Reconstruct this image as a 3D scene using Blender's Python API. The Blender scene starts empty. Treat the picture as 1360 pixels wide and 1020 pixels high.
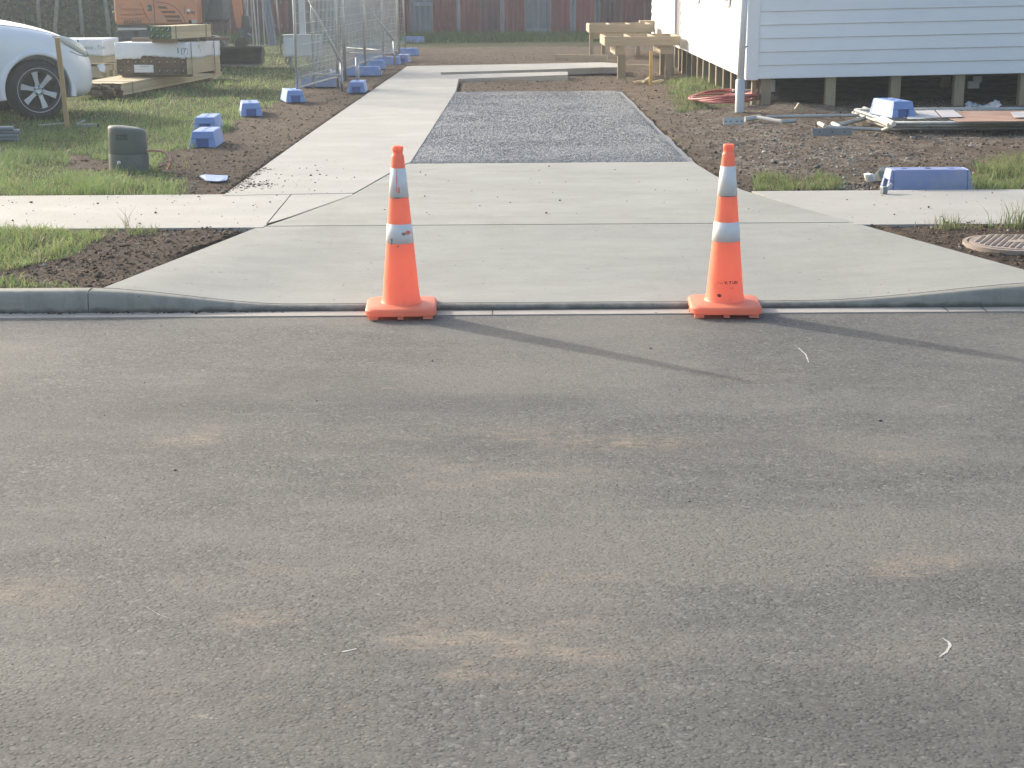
import bpy, bmesh, math, random
import numpy as np
from mathutils import Vector, Matrix

# ------------------------------------------------------------------ camera, sky, sun, exposure
scene = bpy.context.scene
FPX, CAM_H = 2100.0, 1.69
PITCH, ROLL = math.atan(535 / FPX), math.radians(0.38)
_d = Vector((0, math.cos(PITCH), -math.sin(PITCH)))
_u0 = Vector((0, math.sin(PITCH), math.cos(PITCH)))
_x = Vector((1, 0, 0))
_R = _x * math.cos(ROLL) - _u0 * math.sin(ROLL)
_U = _x * math.sin(ROLL) + _u0 * math.cos(ROLL)
_C = Vector((0, 0, CAM_H))
cam_data = bpy.data.cameras.new('camera')
cam = bpy.data.objects.new('camera', cam_data)
scene.collection.objects.link(cam)
cam.matrix_world = Matrix(((_R.x, _U.x, -_d.x, 0), (_R.y, _U.y, -_d.y, 0), (_R.z, _U.z, -_d.z, CAM_H), (0, 0, 0, 1)))
cam_data.sensor_width = 36
cam_data.lens = FPX / 1360 * 36
cam_data.clip_end = 2000
scene.camera = cam

SUN_AZ, SUN_EL = math.radians(-47.0), math.radians(22.0)
world = bpy.data.worlds.new('World')
scene.world = world
world.use_nodes = True
_nt = world.node_tree
_sky = _nt.nodes.new('ShaderNodeTexSky')
_sky.sky_type = 'NISHITA'
_sky.sun_disc = False
_sky.sun_elevation = SUN_EL
_sky.sun_rotation = SUN_AZ % (2 * math.pi)
_sky.dust_density = 4.0
_sky.ozone_density = 0.6
_sky.air_density = 1.0
_nt.links.new(_sky.outputs[0], _nt.nodes['Background'].inputs[0])
_nt.nodes['Background'].inputs[1].default_value = 0.15
sun_data = bpy.data.lights.new('sun', 'SUN')
sun_data.energy = 2.0
sun_data.angle = math.radians(1.2)
sun_data.color = (1.0, 0.95, 0.85)
sun = bpy.data.objects.new('sun', sun_data)
scene.collection.objects.link(sun)
_s = Vector((math.sin(SUN_AZ) * math.cos(SUN_EL), math.cos(SUN_AZ) * math.cos(SUN_EL), math.sin(SUN_EL)))
sun.rotation_euler = _s.to_track_quat('Z', 'Y').to_euler()
sun.location = (-20, 20, 20)
scene.view_settings.view_transform = 'Standard'
scene.view_settings.look = 'None'
scene.view_settings.exposure = 1.24
scene.view_settings.gamma = 1.0
scene.cycles.use_denoising = True
scene.cycles.max_bounces = 5
scene.cycles.use_adaptive_sampling = True
scene.cycles.adaptive_threshold = 0.02
scene.cycles.volume_bounces = 0

# ------------------------------------------------------------------ helpers
RND = random.Random(7)
NPR = np.random.default_rng(11)
COL = scene.collection


def P(px, py, z=0.0):
    """ground point (at height z) seen at a photo pixel"""
    v = _d + _R * ((px - 680) / FPX) + _U * ((510 - py) / FPX)
    return _C + v * ((z - CAM_H) / v.z)


def A(px, py, y):
    """point at distance y seen at a photo pixel"""
    v = _d + _R * ((px - 680) / FPX) + _U * ((510 - py) / FPX)
    return _C + v * (y / v.y)


def vnoise(x, y, seed=0):
    xi = np.floor(x).astype(np.int64); yi = np.floor(y).astype(np.int64)
    xf = x - xi; yf = y - yi
    def h(a, b):
        n = (a * 374761393 + b * 668265263 + seed * 974634777) & 0xFFFFFFFF
        n = ((n ^ (n >> 13)) * 1274126177) & 0xFFFFFFFF
        return ((n ^ (n >> 16)) & 0xFFFF) / 65535.0
    u = xf * xf * (3 - 2 * xf); v = yf * yf * (3 - 2 * yf)
    return (h(xi, yi) * (1 - u) + h(xi + 1, yi) * u) * (1 - v) + (h(xi, yi + 1) * (1 - u) + h(xi + 1, yi + 1) * u) * v


def fbm(x, y, oct=4, seed=0, gain=.5):
    s = 0; a = 1; t = 0
    for i in range(oct):
        s = s + a * vnoise(x * 2 ** i, y * 2 ** i, seed + i * 17); t += a; a *= gain
    return s / t - .5


def inpoly(x, y, poly):
    r = np.zeros(np.shape(x), bool)
    n = len(poly)
    for i in range(n):
        x0, y0 = poly[i]; x1, y1 = poly[(i + 1) % n]
        c = ((y0 > y) != (y1 > y)) & (x < (x1 - x0) * (y - y0) / ((y1 - y0) + 1e-12) + x0)
        r ^= c
    return r


def gpoly(pts, z=.12):
    return [tuple(P(a, b, z).xy) for a, b in pts]


def smooth01(t):
    t = np.clip(t, 0, 1)
    return t * t * (3 - 2 * t)


def tag(o, label, cat, group=None, kind=None):
    o['label'] = label; o['category'] = cat
    if group: o['group'] = group
    if kind: o['kind'] = kind
    return o


def empty(name, loc, rz=0.0, label=None, cat=None, group=None):
    o = bpy.data.objects.new(name, None); COL.objects.link(o)
    o.location = loc; o.rotation_euler = (0, 0, rz); o.empty_display_size = .1
    if label: tag(o, label, cat, group)
    return o


def link(name, me, mat, parent=None, smooth=False, bevel=0, loc=None, rot=None, seg=2):
    if mat is not None and not me.materials: me.materials.append(mat)
    o = bpy.data.objects.new(name, me); COL.objects.link(o)
    if parent: o.parent = parent
    if loc is not None: o.location = loc
    if rot is not None: o.rotation_euler = rot
    if smooth:
        for p in me.polygons: p.use_smooth = True
    if bevel:
        b = o.modifiers.new('bevel', 'BEVEL'); b.width = bevel; b.segments = seg; b.limit_method = 'ANGLE'
        b.angle_limit = math.radians(40)
    return o


class MB:
    def __init__(s): s.v = []; s.f = []
    def box(s, x0, x1, y0, y1, z0, z1, taper=0, M=None):
        b = len(s.v)
        for z, t in ((z0, 0), (z1, taper)):
            for x, y in ((x0 + t, y0 + t), (x1 - t, y0 + t), (x1 - t, y1 - t), (x0 + t, y1 - t)):
                v = Vector((x, y, z)); s.v.append(M @ v if M else v)
        for f in ((3, 2, 1, 0), (4, 5, 6, 7), (0, 1, 5, 4), (1, 2, 6, 5), (2, 3, 7, 6), (3, 0, 4, 7)):
            s.f.append([b + i for i in f])
        return s
    def bar(s, a, b, w, h, up=(0, 0, 1)):
        a = Vector(a); b = Vector(b); t = (b - a).normalized(); up = Vector(up)
        if abs(t.dot(up)) > .98: up = Vector((0, 1, 0))
        n = t.cross(up).normalized(); m = n.cross(t)
        i = len(s.v)
        for q in (a, b):
            for sx, sz in ((-1, -1), (1, -1), (1, 1), (-1, 1)):
                s.v.append(q + n * (sx * w / 2) + m * (sz * h / 2))
        for f in ((0, 1, 2, 3), (7, 6, 5, 4), (0, 4, 5, 1), (1, 5, 6, 2), (2, 6, 7, 3), (3, 7, 4, 0)):
            s.f.append([i + k for k in f])
        return s
    def tube(s, pts, r, n=8, caps=True):
        pts = [Vector(p) for p in pts]; rings = []
        up = Vector((0, 0, 1)); prev = None
        for i, p in enumerate(pts):
            t = (pts[min(i + 1, len(pts) - 1)] - pts[max(i - 1, 0)]).normalized()
            if prev is None:
                a = up if abs(t.dot(up)) < .95 else Vector((1, 0, 0))
                e = t.cross(a).normalized()
            else:
                e = (prev - t * prev.dot(t)).normalized()
            prev = e; g = t.cross(e)
            rr = r[i] if isinstance(r, (list, tuple)) else r
            ring = []
            for k in range(n):
                an = 2 * math.pi * k / n
                s.v.append(p + e * (rr * math.cos(an)) + g * (rr * math.sin(an))); ring.append(len(s.v) - 1)
            rings.append(ring)
        for a, b in zip(rings, rings[1:]):
            for k in range(n): s.f.append([a[k], a[(k + 1) % n], b[(k + 1) % n], b[k]])
        if caps: s.f.append(rings[0][::-1]); s.f.append(rings[-1][:])
        return s
    def lathe(s, prof, n=32, M=None, caps=True, sx=1, sy=1):
        rings = []
        for r, z in prof:
            ring = []
            for k in range(n):
                a = 2 * math.pi * k / n
                v = Vector((r * sx * math.cos(a), r * sy * math.sin(a), z)); s.v.append(M @ v if M else v); ring.append(len(s.v) - 1)
            rings.append(ring)
        for a, b in zip(rings, rings[1:]):
            for k in range(n): s.f.append([a[k], a[(k + 1) % n], b[(k + 1) % n], b[k]])
        if caps: s.f.append(rings[0][::-1]); s.f.append(rings[-1][:])
        return s
    def prism(s, poly, z0, z1, M=None):
        n = len(poly); b = len(s.v)
        for z in (z0, z1):
            for x, y in poly:
                v = Vector((x, y, z)); s.v.append(M @ v if M else v)
        s.f.append([b + i for i in range(n)][::-1]); s.f.append([b + n + i for i in range(n)])
        for i in range(n):
            j = (i + 1) % n; s.f.append([b + i, b + j, b + n + j, b + n + i])
        return s
    def face(s, pts):
        b = len(s.v); s.v += [Vector(p) for p in pts]; s.f.append(list(range(b, b + len(pts)))); return s
    def mesh(s, name):
        me = bpy.data.meshes.new(name); me.from_pydata([tuple(v) for v in s.v], [], s.f)
        bm = bmesh.new(); bm.from_mesh(me); bmesh.ops.recalc_face_normals(bm, faces=bm.faces); bm.to_mesh(me); bm.free()
        return me
    def build(s, name, mat, parent=None, **k):
        return link(name, s.mesh(name), mat, parent, **k)


def tris_mesh(name, V, T, mat, col=None, kind='stuff'):
    """numpy verts (N,3), tris (M,3), optional per-vertex colour (N,3)"""
    me = bpy.data.meshes.new(name)
    me.vertices.add(len(V)); me.vertices.foreach_set('co', np.asarray(V, np.float32).ravel())
    k = T.shape[1]
    me.loops.add(T.size); me.loops.foreach_set('vertex_index', T.astype(np.int32).ravel())
    me.polygons.add(len(T)); me.polygons.foreach_set('loop_start', np.arange(0, T.size, k, dtype=np.int32))
    me.polygons.foreach_set('loop_total', np.full(len(T), k, np.int32))
    me.update(calc_edges=True)
    if col is not None:
        a = me.color_attributes.new('tint', 'FLOAT_COLOR', 'POINT')
        c = np.ones((len(V), 4), np.float32); c[:, :3] = col; a.data.foreach_set('color', c.ravel())
    o = link(name, me, mat)
    if kind: o['kind'] = kind
    return o


def text_mesh(body, size, name='lettering', bold=0.0):
    cu = bpy.data.curves.new(name, 'FONT'); cu.body = body; cu.size = size; cu.align_x = 'LEFT'; cu.offset = bold
    cu.resolution_u = 3
    o = bpy.data.objects.new(name, cu); COL.objects.link(o)
    dg = bpy.context.evaluated_depsgraph_get()
    me = bpy.data.meshes.new_from_object(o.evaluated_get(dg))
    bpy.data.objects.remove(o); bpy.data.curves.remove(cu)
    me.materials.clear()
    return me


def copy_tree(o, parent=None):
    c = o.copy(); COL.objects.link(c)
    if parent: c.parent = parent
    for ch in list(o.children): copy_tree(ch, c)
    return c


# ------------------------------------------------------------------ materials
class NT:
    def __init__(s, name):
        s.m = bpy.data.materials.new(name); s.m.use_nodes = True; s.t = s.m.node_tree
        s.b = s.t.nodes['Principled BSDF']; s.out = s.t.nodes['Material Output']
    def n(s, typ, **k):
        nd = s.t.nodes.new('ShaderNode' + typ)
        for a, b in k.items():
            if a in nd.inputs: nd.inputs[a].default_value = b
            else: setattr(nd, a, b)
        return nd
    def l(s, a, b): s.t.links.new(a, b)
    def coord(s, kind='Object', scale=(1, 1, 1), rot=(0, 0, 0)):
        if kind == 'World':
            o = s.n('NewGeometry').outputs['Position']
        else:
            o = s.n('TexCoord').outputs[kind]
        mp = s.n('Mapping'); mp.inputs['Scale'].default_value = scale; mp.inputs['Rotation'].default_value = rot
        s.l(o, mp.inputs['Vector']); return mp.outputs[0]
    def noise(s, co, scale, detail=4, rough=.55, dist=0):
        nd = s.n('TexNoise'); nd.inputs['Scale'].default_value = scale; nd.inputs['Detail'].default_value = detail
        nd.inputs['Roughness'].default_value = rough; nd.inputs['Distortion'].default_value = dist
        s.l(co, nd.inputs['Vector']); return nd.outputs['Fac']
    def vor(s, co, scale, out='Color', feature='F1', rnd=1):
        nd = s.n('TexVoronoi'); nd.feature = feature; nd.inputs['Scale'].default_value = scale
        nd.inputs['Randomness'].default_value = rnd
        s.l(co, nd.inputs['Vector']); return nd.outputs[out]
    def ramp(s, f, stops):
        r = s.n('ValToRGB'); e = r.color_ramp.elements
        while len(e) < len(stops): e.new(.5)
        for i, (p, c) in enumerate(stops):
            e[i].position = p; e[i].color = (c, c, c, 1) if isinstance(c, (int, float)) else (*c, 1)
        s.l(f, r.inputs[0]); return r.outputs[0]
    def mix(s, f, a, b, mode='MIX'):
        m = s.n('Mix'); m.data_type = 'RGBA'; m.blend_type = mode; m.clamp_factor = True
        for v, i in ((f, 0), (a, 6), (b, 7)):
            if isinstance(v, (int, float)): m.inputs[i].default_value = v if i == 0 else (v, v, v, 1)
            elif isinstance(v, tuple): m.inputs[i].default_value = (*v, 1)
            else: s.l(v, m.inputs[i])
        return m.outputs[2]
    def math(s, op, a, b=0.0):
        m = s.n('Math'); m.operation = op
        for v, i in ((a, 0), (b, 1)):
            if isinstance(v, (int, float)): m.inputs[i].default_value = v
            else: s.l(v, m.inputs[i])
        return m.outputs[0]
    def bump(s, h, dist, strength=1.0, normal=None):
        b = s.n('Bump'); b.inputs['Distance'].default_value = dist; b.inputs['Strength'].default_value = strength
        s.l(h, b.inputs['Height'])
        if normal: s.l(normal, b.inputs['Normal'])
        s.l(b.outputs[0], s.b.inputs['Normal']); return b.outputs[0]
    def base(s, c):
        if isinstance(c, tuple): s.b.inputs['Base Color'].default_value = (*c, 1)
        else: s.l(c, s.b.inputs['Base Color'])
    def set(s, **k):
        for a, v in k.items():
            i = s.b.inputs[a.replace('_', ' ')]
            if isinstance(v, (int, float)): i.default_value = v
            elif isinstance(v, tuple): i.default_value = v
            else: s.l(v, i)


MATS = {}


def pm(name, c1, c2=None, scale=6, rough=.7, metal=0, bump=.0, bscale=40, stretch=(1, 1, 1), kind='Object', spec=.5, dirt=None, dscale=3, vary=0):
    m = NT(name); co = m.coord(kind, stretch)
    c2 = c2 or tuple(x * .82 for x in c1)
    col = m.mix(m.ramp(m.noise(co, scale, 5), [(.3, 0.0), (.7, 1.0)]), c1, c2)
    if dirt:
        col = m.mix(m.ramp(m.noise(co, dscale, 6, .65), [(.5, 0.0), (.68, .75)]), col, dirt)
    if vary:
        oi = m.n('ObjectInfo').outputs['Random']
        hv = m.n('HueSaturation'); m.l(col, hv.inputs['Color'])
        m.l(m.math('ADD', m.math('MULTIPLY', oi, vary), 1 - vary / 2), hv.inputs['Value'])
        col = hv.outputs[0]
    m.base(col)
    m.set(Metallic=metal)
    m.b.inputs['Specular IOR Level'].default_value = spec
    m.set(Roughness=m.ramp(m.noise(co, scale * 2.3, 3), [(.3, max(rough - .08, .02)), (.7, min(rough + .08, 1))]))
    if bump: m.bump(m.noise(co, bscale, 4), bump)
    MATS[name] = m.m
    return m.m


def wood(name, c1, c2, axis=0, vary=.25, kind='Object'):
    m = NT(name); st = [14, 14, 14]; st[axis] = .9
    co = m.coord(kind, tuple(st))
    oi = m.n('ObjectInfo').outputs['Random']
    ad = m.n('VectorMath'); ad.operation = 'ADD'; m.l(co, ad.inputs[0])
    cx = m.n('CombineXYZ'); m.l(m.math('MULTIPLY', oi, 37), cx.inputs[0]); m.l(m.math('MULTIPLY', oi, 91), cx.inputs[1]); m.l(cx.outputs[0], ad.inputs[1])
    f = m.noise(ad.outputs[0], 2.2, 6, .6, 1.2)
    col = m.mix(m.ramp(f, [(.32, 0.0), (.68, 1.0)]), c1, c2)
    hv = m.n('HueSaturation'); m.l(col, hv.inputs['Color']); m.l(m.math('ADD', m.math('MULTIPLY', oi, vary), 1 - vary / 2), hv.inputs['Value'])
    m.base(hv.outputs[0]); m.set(Roughness=.75); m.bump(f, .0015)
    MATS[name] = m.m; return m.m


# --- road
def mat_asphalt():
    m = NT('asphalt'); co = m.coord('World')
    at = m.n('Attribute'); at.attribute_name = 'tint'
    sp = m.n('SeparateColor'); m.l(at.outputs['Color'], sp.inputs[0])   # r: clay dust, g: worn dark binder, b: pale film
    va = m.n('SeparateColor'); m.l(m.vor(co, 150), va.inputs[0])
    vb = m.n('SeparateColor'); m.l(m.vor(co, 82), vb.inputs[0])
    fine = m.ramp(va.outputs[0], [(.0, (.062, .062, .058)), (.4, (.104, .103, .096)), (.8, (.132, .131, .122)), (1, (.20, .196, .18))])
    chip = m.ramp(vb.outputs[1], [(.0, (.055, .055, .054)), (.5, (.104, .103, .097)), (.9, (.132, .131, .123)), (1, (.25, .245, .225))])
    c = m.mix(.5, fine, chip)
    # open pits where a chip has gone, their shadows painted near black
    pit = m.math('MULTIPLY', m.ramp(m.vor(co, 82, 'Distance'), [(.25, 0.0), (.6, 1.0)]), m.ramp(vb.outputs[2], [(.55, 0.0), (.8, .75)]))
    c = m.mix(pit, c, (.035, .035, .034))
    mot = m.noise(m.coord('World', (.6, 1.2, 1)), 1.7, 7, .68)
    c = m.mix(m.ramp(mot, [(.32, 0.0), (.72, .8)]), c, m.mix(.5, c, (.165, .162, .147)))
    mot2 = m.noise(co, 6.5, 5, .7)
    c = m.mix(m.ramp(mot2, [(.5, 0.0), (.75, .5)]), c, m.mix(.5, c, (.06, .061, .06)))
    c = m.mix(m.math('MULTIPLY', sp.outputs[1], .75), c, m.mix(.55, c, (.055, .057, .058)))
    gr = m.ramp(m.noise(co, 75, 4, .65), [(.32, .15), (.6, 1.0)])
    c = m.mix(m.math('MULTIPLY', sp.outputs[2], m.math('MULTIPLY', gr, .42)), c, (.235, .222, .19))
    brk = m.ramp(m.noise(m.coord('World', (1, 2.4, 1), (0, 0, .12)), 11, 6, .72, .4), [(.44, 0.0), (.62, 1.0)])
    c = m.mix(m.math('MULTIPLY', sp.outputs[0], m.math('MULTIPLY', m.math('MULTIPLY', gr, brk), .72)), c, (.345, .27, .195))
    c = m.mix(m.math('MULTIPLY', sp.outputs[0], .16), c, (.24, .19, .14))
    sc = m.ramp(m.noise(m.coord('World', (1.0, 2.2, 1), (0, 0, .3)), 6.0, 5, .6, .5), [(.68, 0.0), (.74, 1.0)])
    c = m.mix(m.math('MULTIPLY', sc, m.math('MULTIPLY', gr, .6)), c, (.33, .30, .245))
    m.base(c)
    m.set(Roughness=.85); m.b.inputs['Specular IOR Level'].default_value = .3
    h = m.math('ADD', m.math('MULTIPLY', m.vor(co, 82, 'Distance'), -.7), m.math('MULTIPLY', va.outputs[1], .45))
    m.bump(m.math('SUBTRACT', h, m.math('MULTIPLY', pit, .9)), .0016, .7)
    return m.m


def mat_concrete(name, c1, c2, stain, streak=(1, 1, 1)):
    m = NT(name); co = m.coord('World'); st = m.coord('World', streak)
    c = m.mix(m.ramp(m.noise(co, 1.3, 6, .62), [(.3, 0.0), (.7, 1.0)]), c1, c2)
    c = m.mix(m.ramp(m.noise(m.coord('World', (.8, 2.2, 1)), 1.6, 7, .72), [(.45, 0.0), (.75, .45)]), c, stain)
    c = m.mix(m.ramp(m.noise(m.coord('World', (4, .5, 1)), 1.3, 5, .65), [(.56, 0.0), (.74, .35)]), c, tuple(x * .85 for x in c2))
    c = m.mix(m.ramp(m.noise(st, 3.2, 6, .65), [(.42, 0.0), (.75, .65)]), c, stain)
    c = m.mix(m.ramp(m.noise(co, 55, 4, .6), [(.25, .22), (.6, 0.0)]), c, tuple(x * .6 for x in c2))
    c = m.mix(m.ramp(m.noise(st, .7, 4, .6), [(.5, 0.0), (.7, .4)]), c, tuple(min(1, x * 1.16) for x in c1))
    sp = m.ramp(m.noise(co, 26, 2, .4), [(.735, 0.0), (.76, .8)])
    c = m.mix(sp, c, (.10, .085, .07))
    m.base(c); m.set(Roughness=m.ramp(m.noise(co, 4, 4), [(.3, .62), (.7, .85)])); m.b.inputs['Specular IOR Level'].default_value = .4
    m.bump(m.math('ADD', m.noise(co, 180, 3), m.math('MULTIPLY', m.noise(st, 20, 4), 1.5)), .0012, .8)
    return m.m


def grime_kerb(mat):
    t = mat.node_tree; m = NT.__new__(NT); m.m = mat; m.t = t; m.b = t.nodes['Principled BSDF']; m.out = t.nodes['Material Output']
    src = m.b.inputs['Base Color'].links[0].from_socket
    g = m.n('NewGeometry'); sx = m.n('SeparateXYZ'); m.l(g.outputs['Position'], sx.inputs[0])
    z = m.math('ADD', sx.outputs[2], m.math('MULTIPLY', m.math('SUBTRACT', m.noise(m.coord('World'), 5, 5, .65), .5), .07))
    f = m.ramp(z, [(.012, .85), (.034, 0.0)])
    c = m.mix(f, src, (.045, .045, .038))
    c = m.mix(m.ramp(m.noise(m.coord('World', (3, 1, .6)), 3.2, 5, .65), [(.52, 0.0), (.72, .55)]), c, (.12, .125, .105))
    m.base(c); return mat


def mat_soil():
    m = NT('soil'); co = m.coord('World')
    at = m.n('Attribute'); at.attribute_name = 'tint'
    sep = m.n('SeparateColor'); m.l(at.outputs['Color'], sep.inputs[0])   # r: under grass, g: stony, b: dry
    dark = m.mix(m.ramp(m.noise(co, 9, 6, .65), [(.3, 0.0), (.7, 1.0)]), (.050, .036, .028), (.110, .080, .060))
    dry = m.mix(m.ramp(m.noise(co, 6, 6, .7), [(.3, 0.0), (.72, 1.0)]), (.078, .057, .042), (.175, .132, .097))
    c = m.mix(sep.outputs[2], dark, dry)
    vs = m.n('SeparateColor'); m.l(m.vor(co, 26), vs.inputs[0])
    stone = m.ramp(vs.outputs[0], [(0, (.10, .09, .08)), (.6, (.24, .22, .19)), (1, (.42, .39, .34))])
    sf = m.math('MULTIPLY', sep.outputs[1], m.ramp(m.noise(co, 5, 4), [(.4, 0.0), (.62, .85)]))
    c = m.mix(sf, c, stone)
    c = m.mix(m.math('MULTIPLY', sep.outputs[0], .8), c, (.055, .065, .022))
    # straw flecks
    fl = m.ramp(m.noise(m.coord('World', (1, 2.6, 1), (0, 0, .5)), 34, 3, .6), [(.66, 0.0), (.72, .55)])
    c = m.mix(fl, c, (.34, .28, .17))
    m.base(c); m.set(Roughness=.95); m.b.inputs['Specular IOR Level'].default_value = .15
    m.bump(m.math('ADD', m.noise(co, 14, 7, .7), m.math('MULTIPLY', m.noise(co, 60, 4, .7), .5)), .05, .9)
    return m.m


def mat_gravel():
    m = NT('gravel'); co = m.coord('World')
    v = m.n('SeparateColor'); m.l(m.vor(co, 140), v.inputs[0])
    w = m.n('SeparateColor'); m.l(m.vor(co, 48), w.inputs[0])
    c = m.ramp(v.outputs[0], [(0, (.15, .155, .16)), (.4, (.225, .23, .235)), (.8, (.285, .29, .295)), (1, (.42, .42, .41))])
    c2 = m.ramp(w.outputs[0], [(0, (.10, .105, .11)), (.5, (.235, .24, .248)), (.85, (.29, .295, .30)), (1, (.48, .48, .47))])
    c = m.mix(.4, c, c2)
    c = m.mix(m.ramp(m.noise(m.coord('World', (1.6, .7, 1)), 1.2, 5, .6), [(.4, 0.0), (.7, .4)]), c, (.28, .285, .285))
    at = m.n('Attribute'); at.attribute_name = 'tint'
    sp = m.n('SeparateColor'); m.l(at.outputs['Color'], sp.inputs[0])
    c = m.mix(m.math('MULTIPLY', sp.outputs[0], m.ramp(m.noise(co, 7, 5, .6), [(.3, .2), (.65, .65)])), c, (.255, .25, .24))
    m.base(c); m.set(Roughness=.9); m.b.inputs['Specular IOR Level'].default_value = .25
    m.bump(m.math('ADD', m.math('MULTIPLY', m.vor(co, 140, 'Distance'), -1.0), m.math('MULTIPLY', m.vor(co, 85, 'Distance'), -1.0)), .0015, .7)
    return m.m


def mat_tint(name, rough=.6, trans=.0, bump=0, spec=.3):
    m = NT(name); at = m.n('Attribute'); at.attribute_name = 'tint'
    m.base(at.outputs['Color']); m.set(Roughness=rough); m.b.inputs['Specular IOR Level'].default_value = spec
    if trans:
        tr = m.n('BsdfTranslucent'); m.l(at.outputs['Color'], tr.inputs[0])
        ms = m.n('MixShader'); ms.inputs[0].default_value = trans
        m.l(m.b.outputs[0], ms.inputs[1]); m.l(tr.outputs[0], ms.inputs[2]); m.l(ms.outputs[0], m.out.inputs['Surface'])
    if bump: m.bump(m.noise(m.coord('World'), 60, 4), bump)
    return m.m


M_ASPHALT = mat_asphalt()
M_PATH = mat_concrete('pale_concrete', (.375, .366, .336), (.325, .318, .293), (.375, .355, .31), (1, 2.5, 1))
M_DRIVE = mat_concrete('grey_concrete', (.322, .323, .288), (.272, .273, .245), (.228, .230, .205), (.6, 1.6, 1))
M_KERB = mat_concrete('kerb_concrete', (.33, .32, .275), (.25, .245, .21), (.15, .15, .128), (.8, 1, 3))
grime_kerb(M_KERB)
M_LIP = mat_concrete('channel_concrete', (.42, .39, .345), (.35, .325, .29), (.26, .235, .20), (1, 2, 1))
M_SOIL = mat_soil()
M_GRAVEL = mat_gravel()
M_BLADE = mat_tint('grass_blade', .5, .45)
M_CLOD = mat_tint('clod', .95, 0, .01, .1)
M_LEAF = mat_tint('leaf', .55, .3)

# ------------------------------------------------------------------ terrain
def ground_h(x, y):
    x = np.asarray(x, float); y = np.asarray(y, float)
    h = .090 + .056 * smooth01((y - 8.5) / 1.6) * (1 - .48 * smooth01((y - 10.8) / .6))
    dip = np.exp(-(((x - 2.3) / 2.2) ** 2 + ((y - 29.5) / 3.6) ** 2))
    h = h - .13 * dip * smooth01((x + .9) / 1.0)
    h = h + .06 * np.exp(-(((x - 3.5) / .55) ** 2 + ((y - 19.9) / .5) ** 2))
    h = h + .05 * np.exp(-(((x - 2.9) / .6) ** 2 + ((y - 24.0) / 1.8) ** 2))
    h = h + .05 * np.exp(-(((x + 3.75) / .3) ** 2 + ((y - 18.3) / .3) ** 2))
    return h


def gz(x, y): return float(ground_h(x, y))


def GP(px, py):
    z = .12
    for _ in range(6):
        p = P(px, py, z); z = gz(p.x, p.y)
    return Vector((p.x, p.y, z))


GRASS_POLYS = {
    'lawn': gpoly([(-260, 262), (252, 262), (238, 246), (205, 236), (200, 222), (215, 205), (250, 200), (300, 186), (320, 156), (372, 140), (386, 118),
                   (420, 92), (440, 76), (400, 70), (370, 60), (-300, 60)]),
    'verge': gpoly([(-120, 306), (185, 304), (150, 322), (110, 345), (30, 362), (-120, 368)], .1),
    'kerbside': gpoly([(-100, 378), (110, 375), (118, 385), (-100, 386)], .1),
    'tuft_a': gpoly([(1008, 236), (1112, 236), (1108, 256), (1004, 256)]),
    'tuft_b': gpoly([(1290, 222), (1420, 214), (1420, 256), (1288, 254)]),
    'mound': gpoly([(884, 108), (940, 100), (960, 122), (962, 140), (905, 150), (895, 128)]),
    'fence_foot': gpoly([(250, 48), (900, 47), (900, 60), (700, 62), (560, 64), (380, 62), (250, 66)]),
}
BARE = gpoly([(85, 204), (150, 212), (150, 228), (90, 224)])


def grass_mask(x, y, names=None):
    n1 = fbm(x * 2.1, y * 2.1, 3, 5) * .55
    n2 = fbm(x * 2.1 + 31, y * 2.1 + 7, 3, 9) * .55
    k = np.clip(y / 20, .4, 1.2)
    r = np.zeros(np.shape(x), bool)
    for nm, p in GRASS_POLYS.items():
        if names is None or nm in names:
            r |= inpoly(x + n1 * k, y + n2 * k * 2.2, p)
    r &= ~(inpoly(x + n1 * .5, y + n2, BARE))
    return r


XL, XR = P(135, 384, .12).x, 2.95
JY = 10.262
LJ, RJ = P(345, 300, .15).x, P(1135, 296, .15).x
FP0, FP1 = 10.285, 11.88


def off_hard(x, y):
    ok = np.ones(len(x), bool)
    ok &= ~((y > FP0 - .03) & (y < FP1 + .02))
    ok &= ~inpoly(x, y, [(XL - .01, 8.2), (LJ - .02, JY + .1), (RJ + .02, JY + .1), (XR + .01, 8.2)])
    ok &= ~inpoly(x, y, [(-2.20, 11.8), (-1.97, 30.4), (-.9, 30.4), (-.77, 23.1), (1.62, 23.1), (1.64, 13.9), (1.70, 13.0), (1.80, 11.8)])
    return ok & (y > 8.31)


# fine sheet, finer near the kerb where the photo shows more of it
rows = [8.30]
while rows[-1] < 62: rows.append(rows[-1] * 1.0046)
rows = np.array(rows); cols = np.linspace(-1, 1, 380)
YY = np.repeat(rows[:, None], len(cols), 1); XX = cols[None, :] * (0.60 * YY + .2)
near = np.exp(-((YY - 9.5) / 3.5) ** 2)
rough = np.clip(1 - .45 * (XX < -2.2), 0, 1)
ZZ = ground_h(XX, YY) + fbm(XX * 1.3, YY * 1.3, 4, 3) * .05 + fbm(XX * 6, YY * 6, 4, 8, .6) * .045 * rough + np.abs(fbm(XX * 17, YY * 17, 3, 21, .6)) * .022 * rough
ZZ = np.where(YY < 8.5, np.minimum(ZZ, .105), ZZ)
under = ~off_hard(XX.ravel(), YY.ravel()).reshape(XX.shape)
ZZ = np.where(under & ~((YY > FP0 - .03) & (YY < FP1 + .02)), np.minimum(ZZ, .0) - .03, ZZ)
ZZ = np.where((YY > FP0 + .02) & (YY < FP1 - .03), np.minimum(ZZ, .10), ZZ)
ZZ = np.where((XX > LJ - .25) & (XX < RJ + .25) & (YY > 10.20) & (YY < 11.95) & (np.abs(XX) < 12), np.minimum(ZZ, .04), ZZ)
ZZ = np.where((YY > FP0 - .035) & (YY < FP1 + .03), np.minimum(ZZ, .125), ZZ)
gm = grass_mask(XX, YY).astype(float)
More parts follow.
